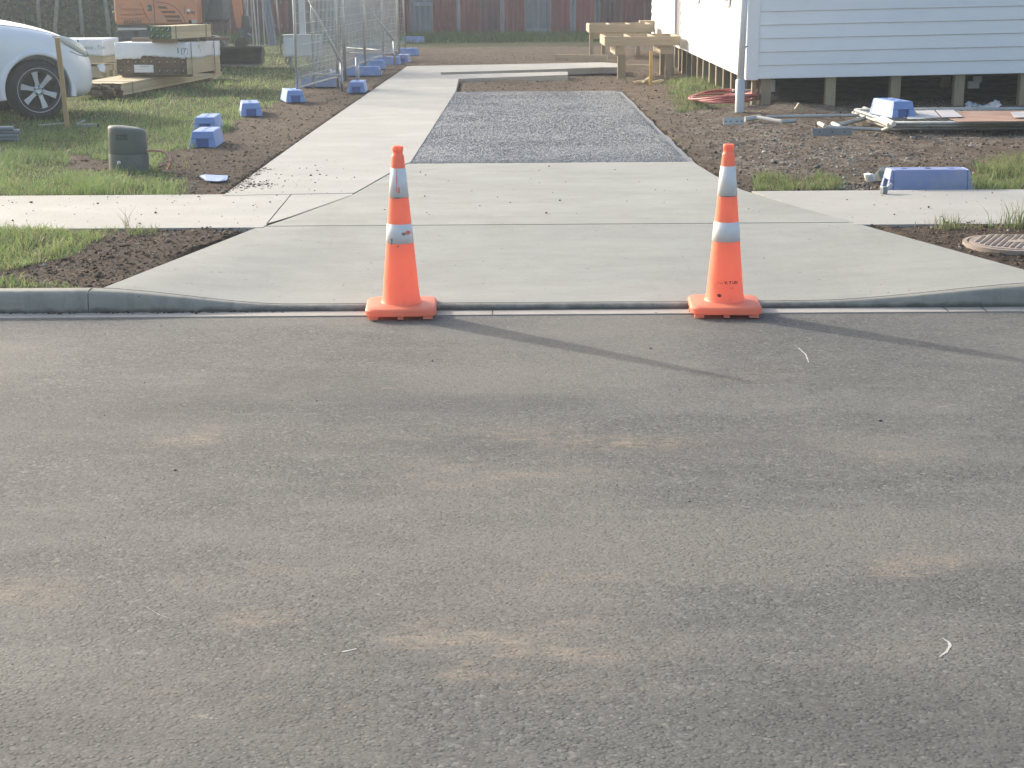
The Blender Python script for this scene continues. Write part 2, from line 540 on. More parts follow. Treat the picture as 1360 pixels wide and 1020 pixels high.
stony = smooth01((XX - 1.2) / 1.2) * smooth01((YY - 12.2) / 1.5) * (YY < 22) * (.6 + 1.2 * fbm(XX * .9, YY * .9, 3, 40))
dry = np.clip(.52 + 1.1 * fbm(XX * .8, YY * .5, 3, 50) + .55 * smooth01((YY - 13) / 4) - .30 * (YY < 10.6) - .25 * np.exp(-((XX + 2.6) / .8) ** 2) * (YY < 16), 0, 1)
nr, nc = YY.shape
V = np.stack([XX.ravel(), YY.ravel(), ZZ.ravel()], 1)
idx = np.arange(nr * nc).reshape(nr, nc)
T = np.stack([idx[:-1, :-1], idx[:-1, 1:], idx[1:, 1:], idx[1:, :-1]], -1).reshape(-1, 4)
ground = tris_mesh('ground', V, T, M_SOIL, np.stack([gm.ravel(), np.clip(stony, 0, 1).ravel(), dry.ravel()], 1), 'structure')
for p in ground.data.polygons: p.use_smooth = True
tag(ground, 'bare brown soil of the building site with lumps and straw', 'ground', kind='structure')
# far land out to the horizon
far = MB()
for (x0, x1, y0, y1) in ((-500, 500, 60, 900), (-500, -8, -3, 62), (8, 500, -3, 62), (-500, 500, -400, -4)):
    far.face([(x0, y0, -.06), (x1, y0, -.06), (x1, y1, -.06), (x0, y1, -.06)])
o = far.build('land', pm('far_grass', (.06, .075, .03), (.09, .085, .045), 1.5, .95, kind='Object')); tag(o, 'grassy land stretching away beyond the site', 'land', kind='structure')

# road
rx = np.concatenate([[-60, -20, -8], np.linspace(-4.2, 4.2, 421), [8, 20, 60]]); ry = np.concatenate([[-4, 0, 1.5], np.linspace(2.4, 8.075, 300)])
RX, RY = np.meshgrid(rx, ry)
dust = np.zeros_like(RX); film_ = np.zeros_like(RX); dark = np.zeros_like(RX)
def blob(px, py, sx, sy, a):
    c_ = P(px, py, 0); return a * np.exp(-(((RX - c_.x) / sx) ** 2 + ((RY - c_.y) / sy) ** 2))
for b_ in ((262, 580, .22, .16, .8), (650, 628, .30, .16, 1.0), (700, 580, .5, .14, .55), (850, 590, .22, .08, .7), (480, 905, .20, .12, 1.25), (440, 925, .16, .10, 1.1), (640, 850, .26, .16, .85), (560, 880, .2, .12, .8), (25, 790, .15, .12, .8),
           (1170, 755, .16, .10, .8), (1240, 745, .14, .08, .5), (1240, 865, .25, .16, .35), (1150, 600, .3, .1, .5), (750, 880, .28, .18, .5), (780, 760, .3, .2, .35), (500, 515, .3, .1, .45), (380, 760, .3, .16, .4), (230, 905, .1, .06, .6), (950, 500, .35, .1, .3), (330, 820, .14, .07, .7)):
    dust += blob(*b_)
dust = np.clip(dust, 0, 1.3) * smooth01((fbm(RX * 4.2, RY * 9, 5, 201, .62) + .12) / .30) * (.55 + 1.1 * vnoise(RX * 23, RY * 40, 7)) + .10 * smooth01((fbm(RX * .9, RY * 1.6, 3, 205) - .02) / .2)
film_ = smooth01((fbm(RX * .7, RY * 1.5, 4, 210) + .05) / .3) + blob(1230, 860, .3, .2, .8) + .35 * smooth01((fbm(RX * 5, RY * 12, 4, 212) - .08) / .15)
dark = smooth01((fbm(RX * .55, RY * 1.1, 4, 220) + .02) / .25) * .8 + blob(680, 592, 2.6, .09, .55) + blob(1230, 960, .5, .25, .8) + blob(150, 950, .5, .25, .6)
Vr = np.stack([RX.ravel(), RY.ravel(), np.zeros(RX.size)], 1); idx = np.arange(RX.size).reshape(RX.shape)
Tr = np.stack([idx[:-1, :-1], idx[:-1, 1:], idx[1:, 1:], idx[1:, :-1]], -1).reshape(-1, 4)
o = road = tris_mesh('road', Vr, Tr, M_ASPHALT, np.clip(np.stack([dust.ravel(), dark.ravel(), film_.ravel()], 1), 0, 1), 'structure')
tag(o, 'worn grey asphalt road dusted with tan clay', 'road', kind='structure')
M_CHALK = pm('scuff_white', (.52, .50, .45), (.36, .35, .32), 60, .9)
for pts_ in ([(1252, 848), (1260, 853), (1262, 858), (1257, 866), (1246, 874)], [(194, 806), (212, 817), (230, 823)], [(1060, 462), (1070, 471), (1075, 484)], [(455, 866), (478, 861)], [(1352, 655), (1364, 657)]):
    m = MB(); r_ = random.Random(len(pts_) + int(pts_[0][0])); w0 = .0035 if pts_[0][0] != 1252 else .0042
    cs = []
    for (a_, b_), (c_, d_) in zip(pts_, pts_[1:]):
        for k_ in range(5): cs.append(P(a_ + (c_ - a_) * k_ / 5, b_ + (d_ - b_) * k_ / 5, .0))
    for c_ in cs:
        w_ = w0 * r_.uniform(.3, 1.2); m.v += [c_ + Vector((-w_, w_ * .5, .001)), c_ + Vector((w_, -w_ * .5, .001))]
    m.f = [[2 * k_, 2 * k_ + 1, 2 * k_ + 3, 2 * k_ + 2] for k_ in range(len(cs) - 1)]
    m.build('scuff_mark', M_CHALK, road)
# concrete channel strip in front of the kerb
o = MB().prism([(-60, 8.08), (60, 8.08), (60, 8.20), (-60, 8.20)], -.06, .006).build('channel', M_LIP)
tag(o, 'narrow pale concrete channel between asphalt and kerb', 'channel', kind='structure')

XL, XR = P(135, 384, .12).x, 2.95
def kerb_top(x):
    l = smooth01((x - XL + .12) / 1.15); r = smooth01((XR + .05 - x) / 1.45)
    return .035 + .085 * (1 - np.minimum(l, r))

def kerb_back(x): return 8.242 + .055 * (float(kerb_top(x)) - .035) / .085

xs = np.concatenate([np.linspace(-60, -6, 12), np.linspace(-5, 5, 161), np.linspace(6, 60, 12)])
prof_n = 7
kv = []; kf = []
for x in xs:
    t = float(kerb_top(x)); b = 8.195
    lean = .045 - .012 * (1 - (t - .035) / .085)
    bk_ = kerb_back(x)
    kv += [(x, b, -.05), (x, b, .0), (x, b + .002, t * .45), (x, b + lean * .22, t - min(.02, t * .3)), (x, b + lean * .5, t - .005), (x, b + lean * .85, t), (x, bk_, t + .001), (x, bk_, -.05)]
for i in range(len(xs) - 1):
    for k in range(prof_n):
        a = i * 8 + k; kf.append([a, a + 8, a + 9, a + 1])
me = bpy.data.meshes.new('kerb'); me.from_pydata(kv, [], kf)
o = link('kerb', me, M_KERB, smooth=True); tag(o, 'grey concrete kerb dipping low across the driveway', 'kerb', kind='structure')
me.set_sharp_from_angle(angle=math.radians(50))

M_JOINT = pm('joint_dirt', (.09, .085, .07), (.05, .047, .04), 30, .95)
for jx in (XL - .06, -4.6):
    MB().tube([(jx, 8.194, .0), (jx, 8.196, .05), (jx, 8.206, .1), (jx, 8.222, .115), (jx, 8.24, .1205), (jx, 8.295, .1215)], .003, 5).build('joint', M_JOINT, o)
for jx in (2.28, 2.48, -3.1, -.1): MB().box(jx - .004, jx + .004, 8.082, 8.196, .0055, .0068).build('joint', M_JOINT, bpy.data.objects['channel'])
# driveway crossing: ruled sheet from the dipped kerb back to the first joint
JY = 10.262
LJ, RJ = P(345, 300, .15).x, P(1135, 296, .15).x
nu, nv = 60, 24
V = []; F = []
for j in range(nv + 1):
    t = j / nv; tt = t
    for i in range(nu + 1):
        s = i / nu
        xl = XL + (LJ - XL) * t; xr = XR + (RJ - XR) * t
        x = xl + (xr - xl) * s
        xk = XL + (XR - XL) * s
        yk = kerb_back(xk) + .003
        y = yk + (JY - yk) * t
        z0 = float(kerb_top(xk)) + .003
        V.append((x, y, z0 * (1 - tt) + .148 * tt))
n0 = len(V)
for j in range(nv):
    for i in range(nu):
        a = j * (nu + 1) + i; F.append([a, a + 1, a + nu + 2, a + nu + 1])
loop = [i for i in range(nu + 1)] + [j * (nu + 1) + nu for j in range(1, nv + 1)] + [nv * (nu + 1) + i for i in range(nu - 1, -1, -1)] + [j * (nu + 1) for j in range(nv - 1, 0, -1)]
for i in loop: V.append((V[i][0], V[i][1], V[i][2] - .12))
for k in range(len(loop)):
    a, b = loop[k], loop[(k + 1) % len(loop)]; F.append([a, n0 + k, n0 + (k + 1) % len(loop), b])
me = bpy.data.meshes.new('driveway_crossing'); me.from_pydata(V, [], F)
o = link('driveway_crossing', me, M_DRIVE); tag(o, 'smooth grey concrete vehicle crossing fanning out to the kerb', 'driveway', kind='structure')

def slab(name, pts, z, mat, label, cat, th=.11, bevel=0):
    o = MB().prism([(p[0], p[1]) for p in pts], z - th, z).build(name, mat, bevel=bevel)
    return tag(o, label, cat, kind='structure')

q = lambda x, y, z=.15: tuple(P(x, y, z).xy)
GY = 13.87
slab('driveway', [(LJ - .004, JY + .012), (RJ + .004, JY + .012), q(1060, 275), q(985, 252), q(948, 232), (1.59, GY), (-.90, GY), q(470, 258), q(385, 288)], .150, M_DRIVE, 'grey concrete driveway slab leading up to the gravel', 'driveway')
FP0, FP1 = 10.285, 11.88
slab('footpath', [(-30, FP0), q(349.5, 302), q(351, 300), (P(385, 259, .15).x, FP1), (-30, FP1)], .1505, M_PATH, 'pale concrete footpath on the left of the driveway', 'footpath')
slab('footpath', [q(352.6, 300.4), q(383, 290.1), q(467.5, 259.4), (P(467.5, 258, .15).x, FP1), (P(386.3, 259, .15).x, FP1)], .1500, M_PATH, 'pale concrete wedge where the left footpath meets the driveway', 'footpath')
slab('footpath', [(P(999, 254, .15).x, FP1), q(1061, 275.3), q(1137, 298), (30, FP0), (30, FP1)], .1485, M_PATH, 'pale concrete footpath on the right of the driveway', 'footpath')
slab('garden_path', [q(296, 260), q(468, 260)[0:1] + (FP1 + .016,), (-.915, GY - .01), q(545, 216), q(605, 122), q(609, 105), q(754, 99.5), q(754, 95.3), q(586, 99.6), q(585, 96.4), q(740, 91.8), q(800, 89.6), q(820, 89.6), q(822, 84.5), q(800, 83), q(541, 88), q(420, 171.5), q(330, 236)], .153, M_PATH,
     'pale concrete path running back from the footpath beside the gravel', 'path')

# gravel bed
gx = np.linspace(-.95, 1.62, 120); gy = np.linspace(GY + .006, 23.15, 360)
GX, GYY = np.meshgrid(gx, gy)
tt = (GYY - GY) / 9.2
GXX = GX.copy()
GXX = np.where(GX > 1.1, GX + (fbm(GX * 0 + 3, GYY * 2.2, 3, 31)) * .05 * smooth01((GX - 1.1) / .5), GX)
edge = smooth01((GX - .98) / .12)
GZ = .147 - .02 * smooth01((GX - 1.5) / .12) + fbm(GX * 1.4, GYY * 1.4, 3, 60) * .004 + fbm(GX * 14, GYY * 14, 3, 61) * .002
V = np.stack([GXX.ravel(), GYY.ravel(), GZ.ravel()], 1)
nr, nc = GX.shape; idx = np.arange(nr * nc).reshape(nr, nc)
T = np.stack([idx[:-1, :-1], idx[:-1, 1:], idx[1:, 1:], idx[1:, :-1]], -1).reshape(-1, 4)
o = tris_mesh('gravel_bed', V, T, M_GRAVEL, np.stack([edge.ravel()] * 3, 1), 'structure')
for p in o.data.polygons: p.use_smooth = True
tag(o, 'bed of fine grey gravel in the driveway', 'gravel', kind='structure')

# ------------------------------------------------------------------ scatter: clods, stones, grass
ICO_V = None
_b = bmesh.new(); bmesh.ops.create_icosphere(_b, subdivisions=1, radius=1)
ICO_V = np.array([v.co[:] for v in _b.verts]); ICO_F = np.array([[v.index for v in f.verts] for f in _b.faces]); _b.free()


OCT_V = np.array([[1, 0, 0], [-1, 0, 0], [0, 1, 0], [0, -1, 0], [0, 0, 1], [0, 0, -.6]], float)
OCT_F = np.array([[0, 2, 4], [2, 1, 4], [1, 3, 4], [3, 0, 4], [2, 0, 5], [1, 2, 5], [3, 1, 5], [0, 3, 5]])


def lumps(name, pts, sizes, cols, mat, flat=.65, label=None, cat=None):
    n = len(pts); BV, BF = (OCT_V, OCT_F) if n > 30000 else (ICO_V, ICO_F); nv_ = len(BV)
    j = NPR.uniform(.6, 1.25, (n, nv_, 1)); sc = NPR.uniform(.65, 1.3, (n, 1, 3)) * np.array([1, 1, flat])
    an = NPR.uniform(0, 6.28, n); c, s = np.cos(an), np.sin(an)
    v = BV[None] * j * sc
    vx = v[..., 0] * c[:, None] - v[..., 1] * s[:, None]; vy = v[..., 0] * s[:, None] + v[..., 1] * c[:, None]
    v = np.stack([vx, vy, v[..., 2]], -1) * sizes[:, None, None] + pts[:, None, :]
    T = (BF[None] + (np.arange(n) * nv_)[:, None, None]).reshape(-1, 3)
    o = tris_mesh(name, v.reshape(-1, 3), T, mat, np.repeat(cols, nv_, 0))
    if label: tag(o, label, cat, kind='stuff')
    return o


def surf(x, y):
    return ground_h(x, y) + fbm(x * 1.3, y * 1.3, 4, 3) * .05 + fbm(x * 6, y * 6, 4, 8, .6) * .045 * np.clip(1 - .45 * (x < -2.2), 0, 1) + np.abs(fbm(x * 17, y * 17, 3, 21, .6)) * .022 * np.clip(1 - .45 * (x < -2.2), 0, 1)


def scatter(n, ymin, ymax, power=2.0, xw=.42):
    u = NPR.random(n)
    a = 1 - power
    y = (ymin ** a + u * (ymax ** a - ymin ** a)) ** (1 / a)
    x = NPR.uniform(-1, 1, n) * (xw * y)
    return x, y


x, y = scatter(60000, 8.45, 36, 2.4, .37)
k = off_hard(x, y) & (~grass_mask(x, y) | (NPR.random(len(x)) < .08)); x, y = x[k], y[k]
sz = np.exp(NPR.normal(-5.25, .5, len(x))) * (1 + .03 * (y - 9)); sz = np.clip(sz, .003, .018)
st = NPR.random(len(x)) < .10
ds = NPR.random((len(x), 1))
colr = np.where(st[:, None], np.array([.30, .28, .24]) * (.6 + .8 * ds), np.array([.10, .074, .054]) * (.6 + 1.0 * ds))
lumps('soil_clods', np.stack([x, y, surf(x, y) + sz * .2], 1), sz, colr, M_CLOD, label='loose clods and stones scattered over the bare soil', cat='clods')
# grey rubble on the right by the house and beside the panels
x = np.concatenate([NPR.normal(2.75, .5, 900), NPR.normal(2.55, .25, 260), NPR.normal(3.6, 1.0, 600)]); y = np.concatenate([NPR.normal(14.6, 1.0, 900), NPR.normal(12.35, .12, 260), NPR.normal(16.6, .8, 600)])
k = off_hard(x, y); x, y = x[k], y[k]
sz = np.clip(np.exp(NPR.normal(-4.7, .45, len(x))), .005, .032); ds = NPR.random((len(x), 1))
lumps('rubble', np.stack([x, y, surf(x, y) + sz * .3], 1), sz, np.array([.27, .25, .22]) * (.55 + .9 * ds), M_CLOD, .6, 'pale stony rubble mixed into the soil in front of the house', 'rubble')
# gravel stones lying proud on the gravel bed and spilled crumbs on concrete and asphalt
x = NPR.uniform(-.88, 1.56, 60000); y = GY + .03 + (23.1 - GY) * NPR.random(60000) ** 1.5
ds = NPR.random((len(x), 1)); sz = NPR.uniform(.003, .0085, len(x)) * (1 + .03 * (y - GY))
zz = .1475 - .02 * smooth01((x - 1.5) / .12)
lumps('gravel_stones', np.stack([x, y, zz], 1), sz, np.array([.27, .28, .29]) * (.5 + .85 * ds), M_CLOD, .7, 'loose grey stones on the gravel bed', 'gravel')
x = NPR.uniform(-3.2, 3.2, 150); y = NPR.uniform(3.3, 8.0, 150); ds = NPR.random((150, 1))
sz = np.clip(np.exp(NPR.normal(-6.0, .5, 150)), .0015, .008)
lumps('road_grit', np.stack([x, y, sz * .4], 1), sz, np.array([.2, .19, .165]) * (.5 + 1.3 * ds), M_CLOD, .6, 'scattered grit and small stones on the asphalt', 'grit')
x = np.concatenate([NPR.uniform(-4, -1.7, 110), NPR.normal(-1.75, .25, 90), NPR.uniform(-1.2, 1.8, 60), NPR.uniform(2.2, 4, 60)]); y = np.concatenate([NPR.uniform(10.35, 11.85, 110), NPR.normal(12.8, .7, 90), NPR.uniform(10.4, 13.6, 60), NPR.uniform(10.4, 11.8, 60)])
sz = np.clip(np.exp(NPR.normal(-5.45, .45, len(x))), .002, .012); ds = NPR.random((len(x), 1))
lumps('soil_crumbs', np.stack([x, y, .154 + sz * .3], 1), sz, np.array([.10, .075, .055]) * (.5 + ds), M_CLOD, .5, 'crumbs of dark soil dropped on the concrete', 'crumbs')
x = np.concatenate([NPR.normal(-2.13, .04, 300), NPR.normal(-2.0, .09, 150)]); y = np.concatenate([NPR.uniform(11.95, 13.6, 300), NPR.normal(12.4, .13, 150)])
sz = np.clip(np.exp(NPR.normal(-5.2, .5, len(x))), .003, .018); ds = NPR.random((len(x), 1))
lumps('soil_spill', np.stack([x, y, .153 + sz * .1], 1), sz, np.array([.115, .085, .06]) * (.5 + ds), M_CLOD, .35, 'dark soil spilling over the left edge of the garden path', 'soil')
x = NPR.uniform(-4, -1.2, 240); y = NPR.normal(8.185, .012, 240); sz = np.clip(np.exp(NPR.normal(-5.2, .4, 240)), .003, .013); ds = NPR.random((240, 1))
lumps('channel_dirt', np.stack([x, y, .007 + sz * .3], 1), sz, np.array([.07, .058, .047]) * (.5 + ds), M_CLOD, .5, 'dark dirt gathered along the foot of the kerb', 'dirt')


def blades(name, x, y, h, w, cols, mat, label, cat, zfun=surf, bend=1.15):
    n = len(x); z = zfun(x, y) - .01
    an = NPR.uniform(0, 6.28, n); ba = NPR.uniform(0, 6.28, n)
    bx, by = np.cos(ba), np.sin(ba); wx, wy = np.cos(an) * w / 2, np.sin(an) * w / 2
    b = NPR.uniform(.15, 1, n) * bend * h
    p = np.zeros((n, 5, 3))
    for k, (t, ws) in enumerate(((0, 1), (0, -1), (.55, .8), (.55, -.8), (1, 0))):
        off = b * t ** 2
        p[:, k, 0] = x + wx * ws + bx * off; p[:, k, 1] = y + wy * ws + by * off; p[:, k, 2] = z + h * t * (1 - .25 * (b / h) * t)
    T = (np.array([[0, 1, 3], [0, 3, 2], [2, 3, 4]])[None] + (np.arange(n) * 5)[:, None, None]).reshape(-1, 3)
    o = tris_mesh(name, p.reshape(-1, 3), T, mat, np.repeat(cols, 5, 0))
    return tag(o, label, cat, kind='stuff')


def grass_cols(n, x=None, y=None, dry=.15, dark=1.0):
    a = np.array([.085, .155, .055]); b = np.array([.245, .335, .115]); d = np.array([.36, .31, .17])
    t = NPR.random((n, 1))
    if x is not None: t = np.clip(t * .6 + .4 + 1.1 * fbm(x * .7, y * .7, 3, 77)[:, None], 0, 1)
    c = a * (1 - t) + b * t
    k = NPR.random(n) < dry
    c[k] = d * NPR.uniform(.6, 1.1, (k.sum(), 1))
    return c * dark


x, y = scatter(330000, 11.9, 46, 2.3, .40)
k = grass_mask(x, y, ['lawn']) & off_hard(x, y) & (x < -1.5); x, y = x[k], y[k]
dens = fbm(x * 1.1, y * 1.1, 3, 90); k = (NPR.random(len(x)) < .72 + dens + .9 * fbm(x * 5, y * 5, 2, 36)); x, y = x[k], y[k]
h = NPR.uniform(.02, .095, len(x)) * np.clip(1 + 1.6 * fbm(x * 2.2, y * 2.2, 3, 33) + .9 * fbm(x * 7, y * 7, 2, 34), .3, 2) * (1 + .45 * (y < 12.6))
blades('lawn_grass', x, y, h, .004 + .00042 * (y - 10), grass_cols(len(x), x, y, .14), M_BLADE, 'rough green lawn on the left of the site', 'grass')
x, y = NPR.uniform(-4.6, -1.6, 60000), NPR.uniform(8.32, 10.26, 60000)
k = grass_mask(x, y, ['verge']) & off_hard(x, y); k &= NPR.random(len(x)) < .55 + 2.0 * fbm(x * 3.2, y * 3.2, 3, 91)
kk = grass_mask(x, y, ['kerbside']) & (NPR.random(len(x)) < .32)
k = k | kk; x, y = x[k], y[k]
blades('verge_grass', x, y, NPR.uniform(.015, .075, len(x)) * np.clip(1 + 1.8 * fbm(x * 4, y * 4, 3, 37), .3, 1.8), .0042, grass_cols(len(x), x, y, .22), M_BLADE, 'patchy short grass on the verge beside the kerb', 'grass')
# tufts along the right footpath and by the piles
for nm, key, nn, hh, dr, lab in (('footpath_grass', 'tuft_a', 9000, (.05, .13), .3, 'low green grass tufts behind the right footpath near the cone'),
                                 ('footpath_grass', 'tuft_b', 12000, (.08, .20), .3, 'taller yellowish grass behind the right footpath beside the blue block'),
                                 ('mound_grass', 'mound', 14000, (.05, .14), .3, 'dull green weeds on the low bank beside the house piles')):
    pl = np.array(GRASS_POLYS[key]); lo, hi = pl.min(0), pl.max(0)
    x = NPR.uniform(lo[0] - .2, hi[0] + .2, nn); y = NPR.uniform(lo[1] - .2, hi[1] + .2, nn)
    k = grass_mask(x, y, [key]) & off_hard(x, y); k &= NPR.random(nn) < .5 + 2.6 * fbm(x * 3, y * 3, 3, 95); x, y = x[k], y[k]
    blades(nm, x, y, NPR.uniform(*hh, len(x)) * np.clip(.85 + 1.8 * fbm(x * 4, y * 4, 3, 38), .3, 1.5), .005 + .0003 * (y - 10), grass_cols(len(x), x, y, dr, .85), M_BLADE, lab, 'grass')
x = np.concatenate([NPR.uniform(-19, 9, 26000)]); y = NPR.uniform(42.2, 45.4, 26000) ** 1
k = NPR.random(len(x)) < smooth01((y - 41.8) / 2.6); x, y = x[k], y[k]
blades('fence_grass', x, y, NPR.uniform(.1, .38, len(x)) * smooth01((y - 41) / 3), .022, grass_cols(len(x), x, y, .05, .55), M_BLADE, 'long dark grass along the foot of the red fence', 'grass')
# straggly dry stalks and weeds at path edges
def weed(px, py, n, spread, h0, h1, label, dry=.5, z=None):
    b = GP(px, py); zz = z if z is not None else b.z
    x = NPR.normal(b.x, spread, n); y = NPR.normal(b.y, spread * .5, n)
    o = blades('weed', x, y, NPR.uniform(h0, h1, n), .0045, grass_cols(n, None, None, dry, .8), M_BLADE, label, 'weed', zfun=lambda a, c: np.full(len(a), zz), bend=.7)
weed(169, 306, 12, .014, .08, .2, 'thin dry weed stalk standing at the edge of the left footpath', .7)
weed(1258, 303, 60, .05, .05, .14, 'small dry weed clump at the front edge of the right footpath', .45)
weed(1284, 303, 110, .13, .03, .08, 'low flat weed patch at the front edge of the right footpath', .35)
weed(1357, 303, 160, .07, .08, .24, 'bushy weed at the right end of the right footpath', .4)
weed(151, 206, 30, .03, .08, .26, 'tall pale grass stalks left of the green utility pillar', .6)
weed(238, 224, 14, .06, .08, .2, 'thin grass stalks in the soil right of the green pillar', .6)
weed(188, 310, 60, .06, .04, .1, 'little green weed where the left verge meets the soil', .1)

# ------------------------------------------------------------------ traffic cones
M_ORANGE = NT('orange_plastic'); _m = M_ORANGE
_co = _m.coord('Object')
_c = _m.mix(_m.ramp(_m.noise(_co, 5, 4), [(.35, 0.0), (.7, 1.0)]), (1.0, .36, .22), (.97, .33, .20))
_c = _m.mix(_m.ramp(_m.noise(_m.coord('Object', (3, 3, 1)), 9, 6, .7), [(.60, 0.0), (.78, .5)]), _c, (.55, .22, .14))
_c = _m.mix(_m.ramp(_m.noise(_m.coord('Object', (9, 9, 2.2)), 12, 5, .7), [(.68, 0.0), (.74, .55)]), _c, (.40, .19, .13))
_m.base(_c); _m.set(Roughness=.48); _m.b.inputs['Subsurface Weight'].default_value = .18
_m.b.inputs['Subsurface Radius'].default_value = (.03, .012, .006); _m.b.inputs['Subsurface Scale'].default_value = .6
_tr = _m.n('BsdfTranslucent'); _m.l(_c, _tr.inputs[0]); _ms = _m.n('MixShader'); _ms.inputs[0].default_value = .4
_m.l(_m.b.outputs[0], _ms.inputs[1]); _m.l(_tr.outputs[0], _ms.inputs[2]); _m.l(_ms.outputs[0], _m.out.inputs['Surface'])
M_ORANGE = _m.m
M_BAND = NT('reflective_sheeting'); _m = M_BAND; _co = _m.coord('Object')
_hx = _m.vor(_m.coord('Object', (1, 1, 1)), 160, 'Distance')
_c = _m.mix(_m.ramp(_hx, [(.2, 0.0), (.6, .5)]), (.74, .73, .72), (.62, .62, .62))
_c = _m.mix(_m.ramp(_m.noise(_m.coord('Object', (1, 1, .35)), 16, 6, .7), [(.62, 0.0), (.72, .7)]), _c, (.42, .40, .38))
_m.base(_c); _m.set(Roughness=.5)
M_BAND = _m.m
M_INK = pm('dark_print', (.09, .05, .05), (.05, .03, .03), 30, .8)
M_SMUDGE = pm('faded_print', (.62, .13, .08), (.5, .11, .07), 30, .8)


def cone_r(z): return .101 + (.027 - .101) * (z - .05) / (.90 - .05)


def cone_patch(z0, z1, a0, a1, off, jag=.2, seed=0, nz=8, na=8):
    """ragged scrap wrapped on the cone; angles in degrees, -90 faces the camera"""
    r = random.Random(seed); m = MB()
    for i in range(nz + 1):
        z = z0 + (z1 - z0) * i / nz
        j0 = jag * (r.random() - .5) * (a1 - a0); j1 = jag * (r.random() - .5) * (a1 - a0)
        e = math.sin(math.pi * i / nz) ** .4 if jag else 1
        c0 = (a0 + a1) / 2
        for k in range(na + 1):
            a = math.radians(c0 + ((a0 + j0 - c0) + ((a1 + j1) - (a0 + j0)) * k / na) * (e if jag else 1)); R = cone_r(z) + off
            m.v.append(Vector((R * math.cos(a), R * math.sin(a), z)))
    for i in range(nz):
        for k in range(na):
            a = i * (na + 1) + k; m.f.append([a, a + 1, a + na + 2, a + na + 1])
    return m


def traffic_cone(loc, rz, label):
    t = empty('traffic_cone', loc, rz, label, 'traffic cone', 'traffic cones across the driveway')
    hw = .183; poly = []
    for cx, cy, a0 in ((1, 1, 0), (-1, 1, 90), (-1, -1, 180), (1, -1, 270)):
        for k in range(5):
            a = math.radians(a0 + k * 22.5); poly.append((cx * (hw - .05) + .05 * math.cos(a), cy * (hw - .05) + .05 * math.sin(a)))
    m = MB()
    n = len(poly)
    for z, s in ((.016, .975), (.022, 1), (.046, 1), (.055, .96), (.060, .85), (.063, .60)):
        for x, y in poly: m.v.append(Vector((x * s, y * s, z)))
    for j in range(5):
        for i in range(n): m.f.append([j * n + i, j * n + (i + 1) % n, (j + 1) * n + (i + 1) % n, (j + 1) * n + i])
    m.f.append(list(range(n))[::-1]); m.f.append([5 * n + i for i in range(n)])
    b = m.build('base', M_ORANGE, t, smooth=True); b.data.set_sharp_from_angle(angle=math.radians(35))
    for fx, fy in ((-.14, -.16), (0, -.165), (.14, -.16), (-.16, 0), (.16, 0), (-.14, .16), (0, .165), (.14, .16)):
        w = .026 if fx else .016
        MB().box(fx - w, fx + w, fy - .016, fy + .016, 0, .0175, .003).build('foot', M_ORANGE, b, bevel=.003)
    prof = [(.112, .058), (.106, .066), (.1015, .08)]
    for z in np.linspace(.1, .845, 12): prof.append((cone_r(z), float(z)))
    prof += [(cone_r(.85), .852), (.0275, .857), (.0255, .862), (.0255, .874), (.0285, .880), (.0285, .896), (.026, .902), (.016, .902), (.015, .80)]
    MB().lathe(prof, 48, caps=False).build('cone_body', M_ORANGE, t, smooth=True).data.set_sharp_from_angle(angle=math.radians(50))
    for z0, z1 in ((.388, .492), (.632, .787)):
        m = MB(); m.lathe([(cone_r(z0), z0), (cone_r(z0) + .0018, z0 + .0005), (cone_r(z1) + .0018, z1 - .0005), (cone_r(z1), z1)], 48, caps=False)
        m.build('reflective_band', M_BAND, t, smooth=True)
    return t


c1 = traffic_cone(GP(0, 0) * 0 + Vector((P(535, 412, 0).x, 8.14, 0.0)), math.radians(2), 'orange cone on the left with torn reflective bands')
c2 = traffic_cone(Vector((P(960, 412, 0).x, 8.13, 0.0)), math.radians(-3), 'orange cone on the right with faded black print near its base')
for c in (c1, c2): c.location.z = .006; c.scale = (1, 1, .965)
# scars on the left cone's bands
for (z0, z1, a0, a1, sd) in ((.436, .460, -66, -32, 3), (.655, .69, -92, -80, 4), (.70, .79, -102, -96, 5), (.66, .70, -104, -99, 6)):
    cone_patch(z0, z1, a0, a1, .0030, .5, sd).build('torn_patch', M_ORANGE, c1, smooth=True)
M_SCRAPE = pm('scrape_grey', (.28, .27, .25), (.18, .17, .16), 40, .8)
for (z0, z1, a0, a1, sd) in ((.386, .42, -128, -119, 8), (.372, .382, -100, -93, 9), (.630, .636, -130, -70, 10), (.432, .452, -78, -64, 11)):
    cone_patch(z0, z1, a0, a1, .0026, .6, sd).build('scrape', M_SCRAPE, c1, smooth=True)
for (z0, z1, a0, a1, sd) in ((.627, .634, -140, -40, 12),):
    cone_patch(z0, z1, a0, a1, .0022, .2, sd).build('scrape', M_SCRAPE, c2, smooth=True)


def wrap_text(body, size, z, a_start, mat, parent, name='lettering', bold=0.0):
    me = text_mesh(body, size, name, bold)
    for v in me.vertices:
        zz = z + v.co.y; R = cone_r(zz) + .0012
        a = math.radians(a_start) + v.co.x / R
        v.co = (R * math.cos(a), R * math.sin(a), zz)
    return link(name, me, mat, parent)


wrap_text('V. T UN', .021, .166, -96, M_INK, c2, bold=.0008)
wrap_text('rrcs', .020, .166, -121, M_SMUDGE, c2)
wrap_text('- - - -  ·  · nc', .017, .140, -120, M_SMUDGE, c2)
cone_patch(.095, .113, -118, -105, .0012, .5, 20).build('print_blot', M_INK, c2, smooth=True)

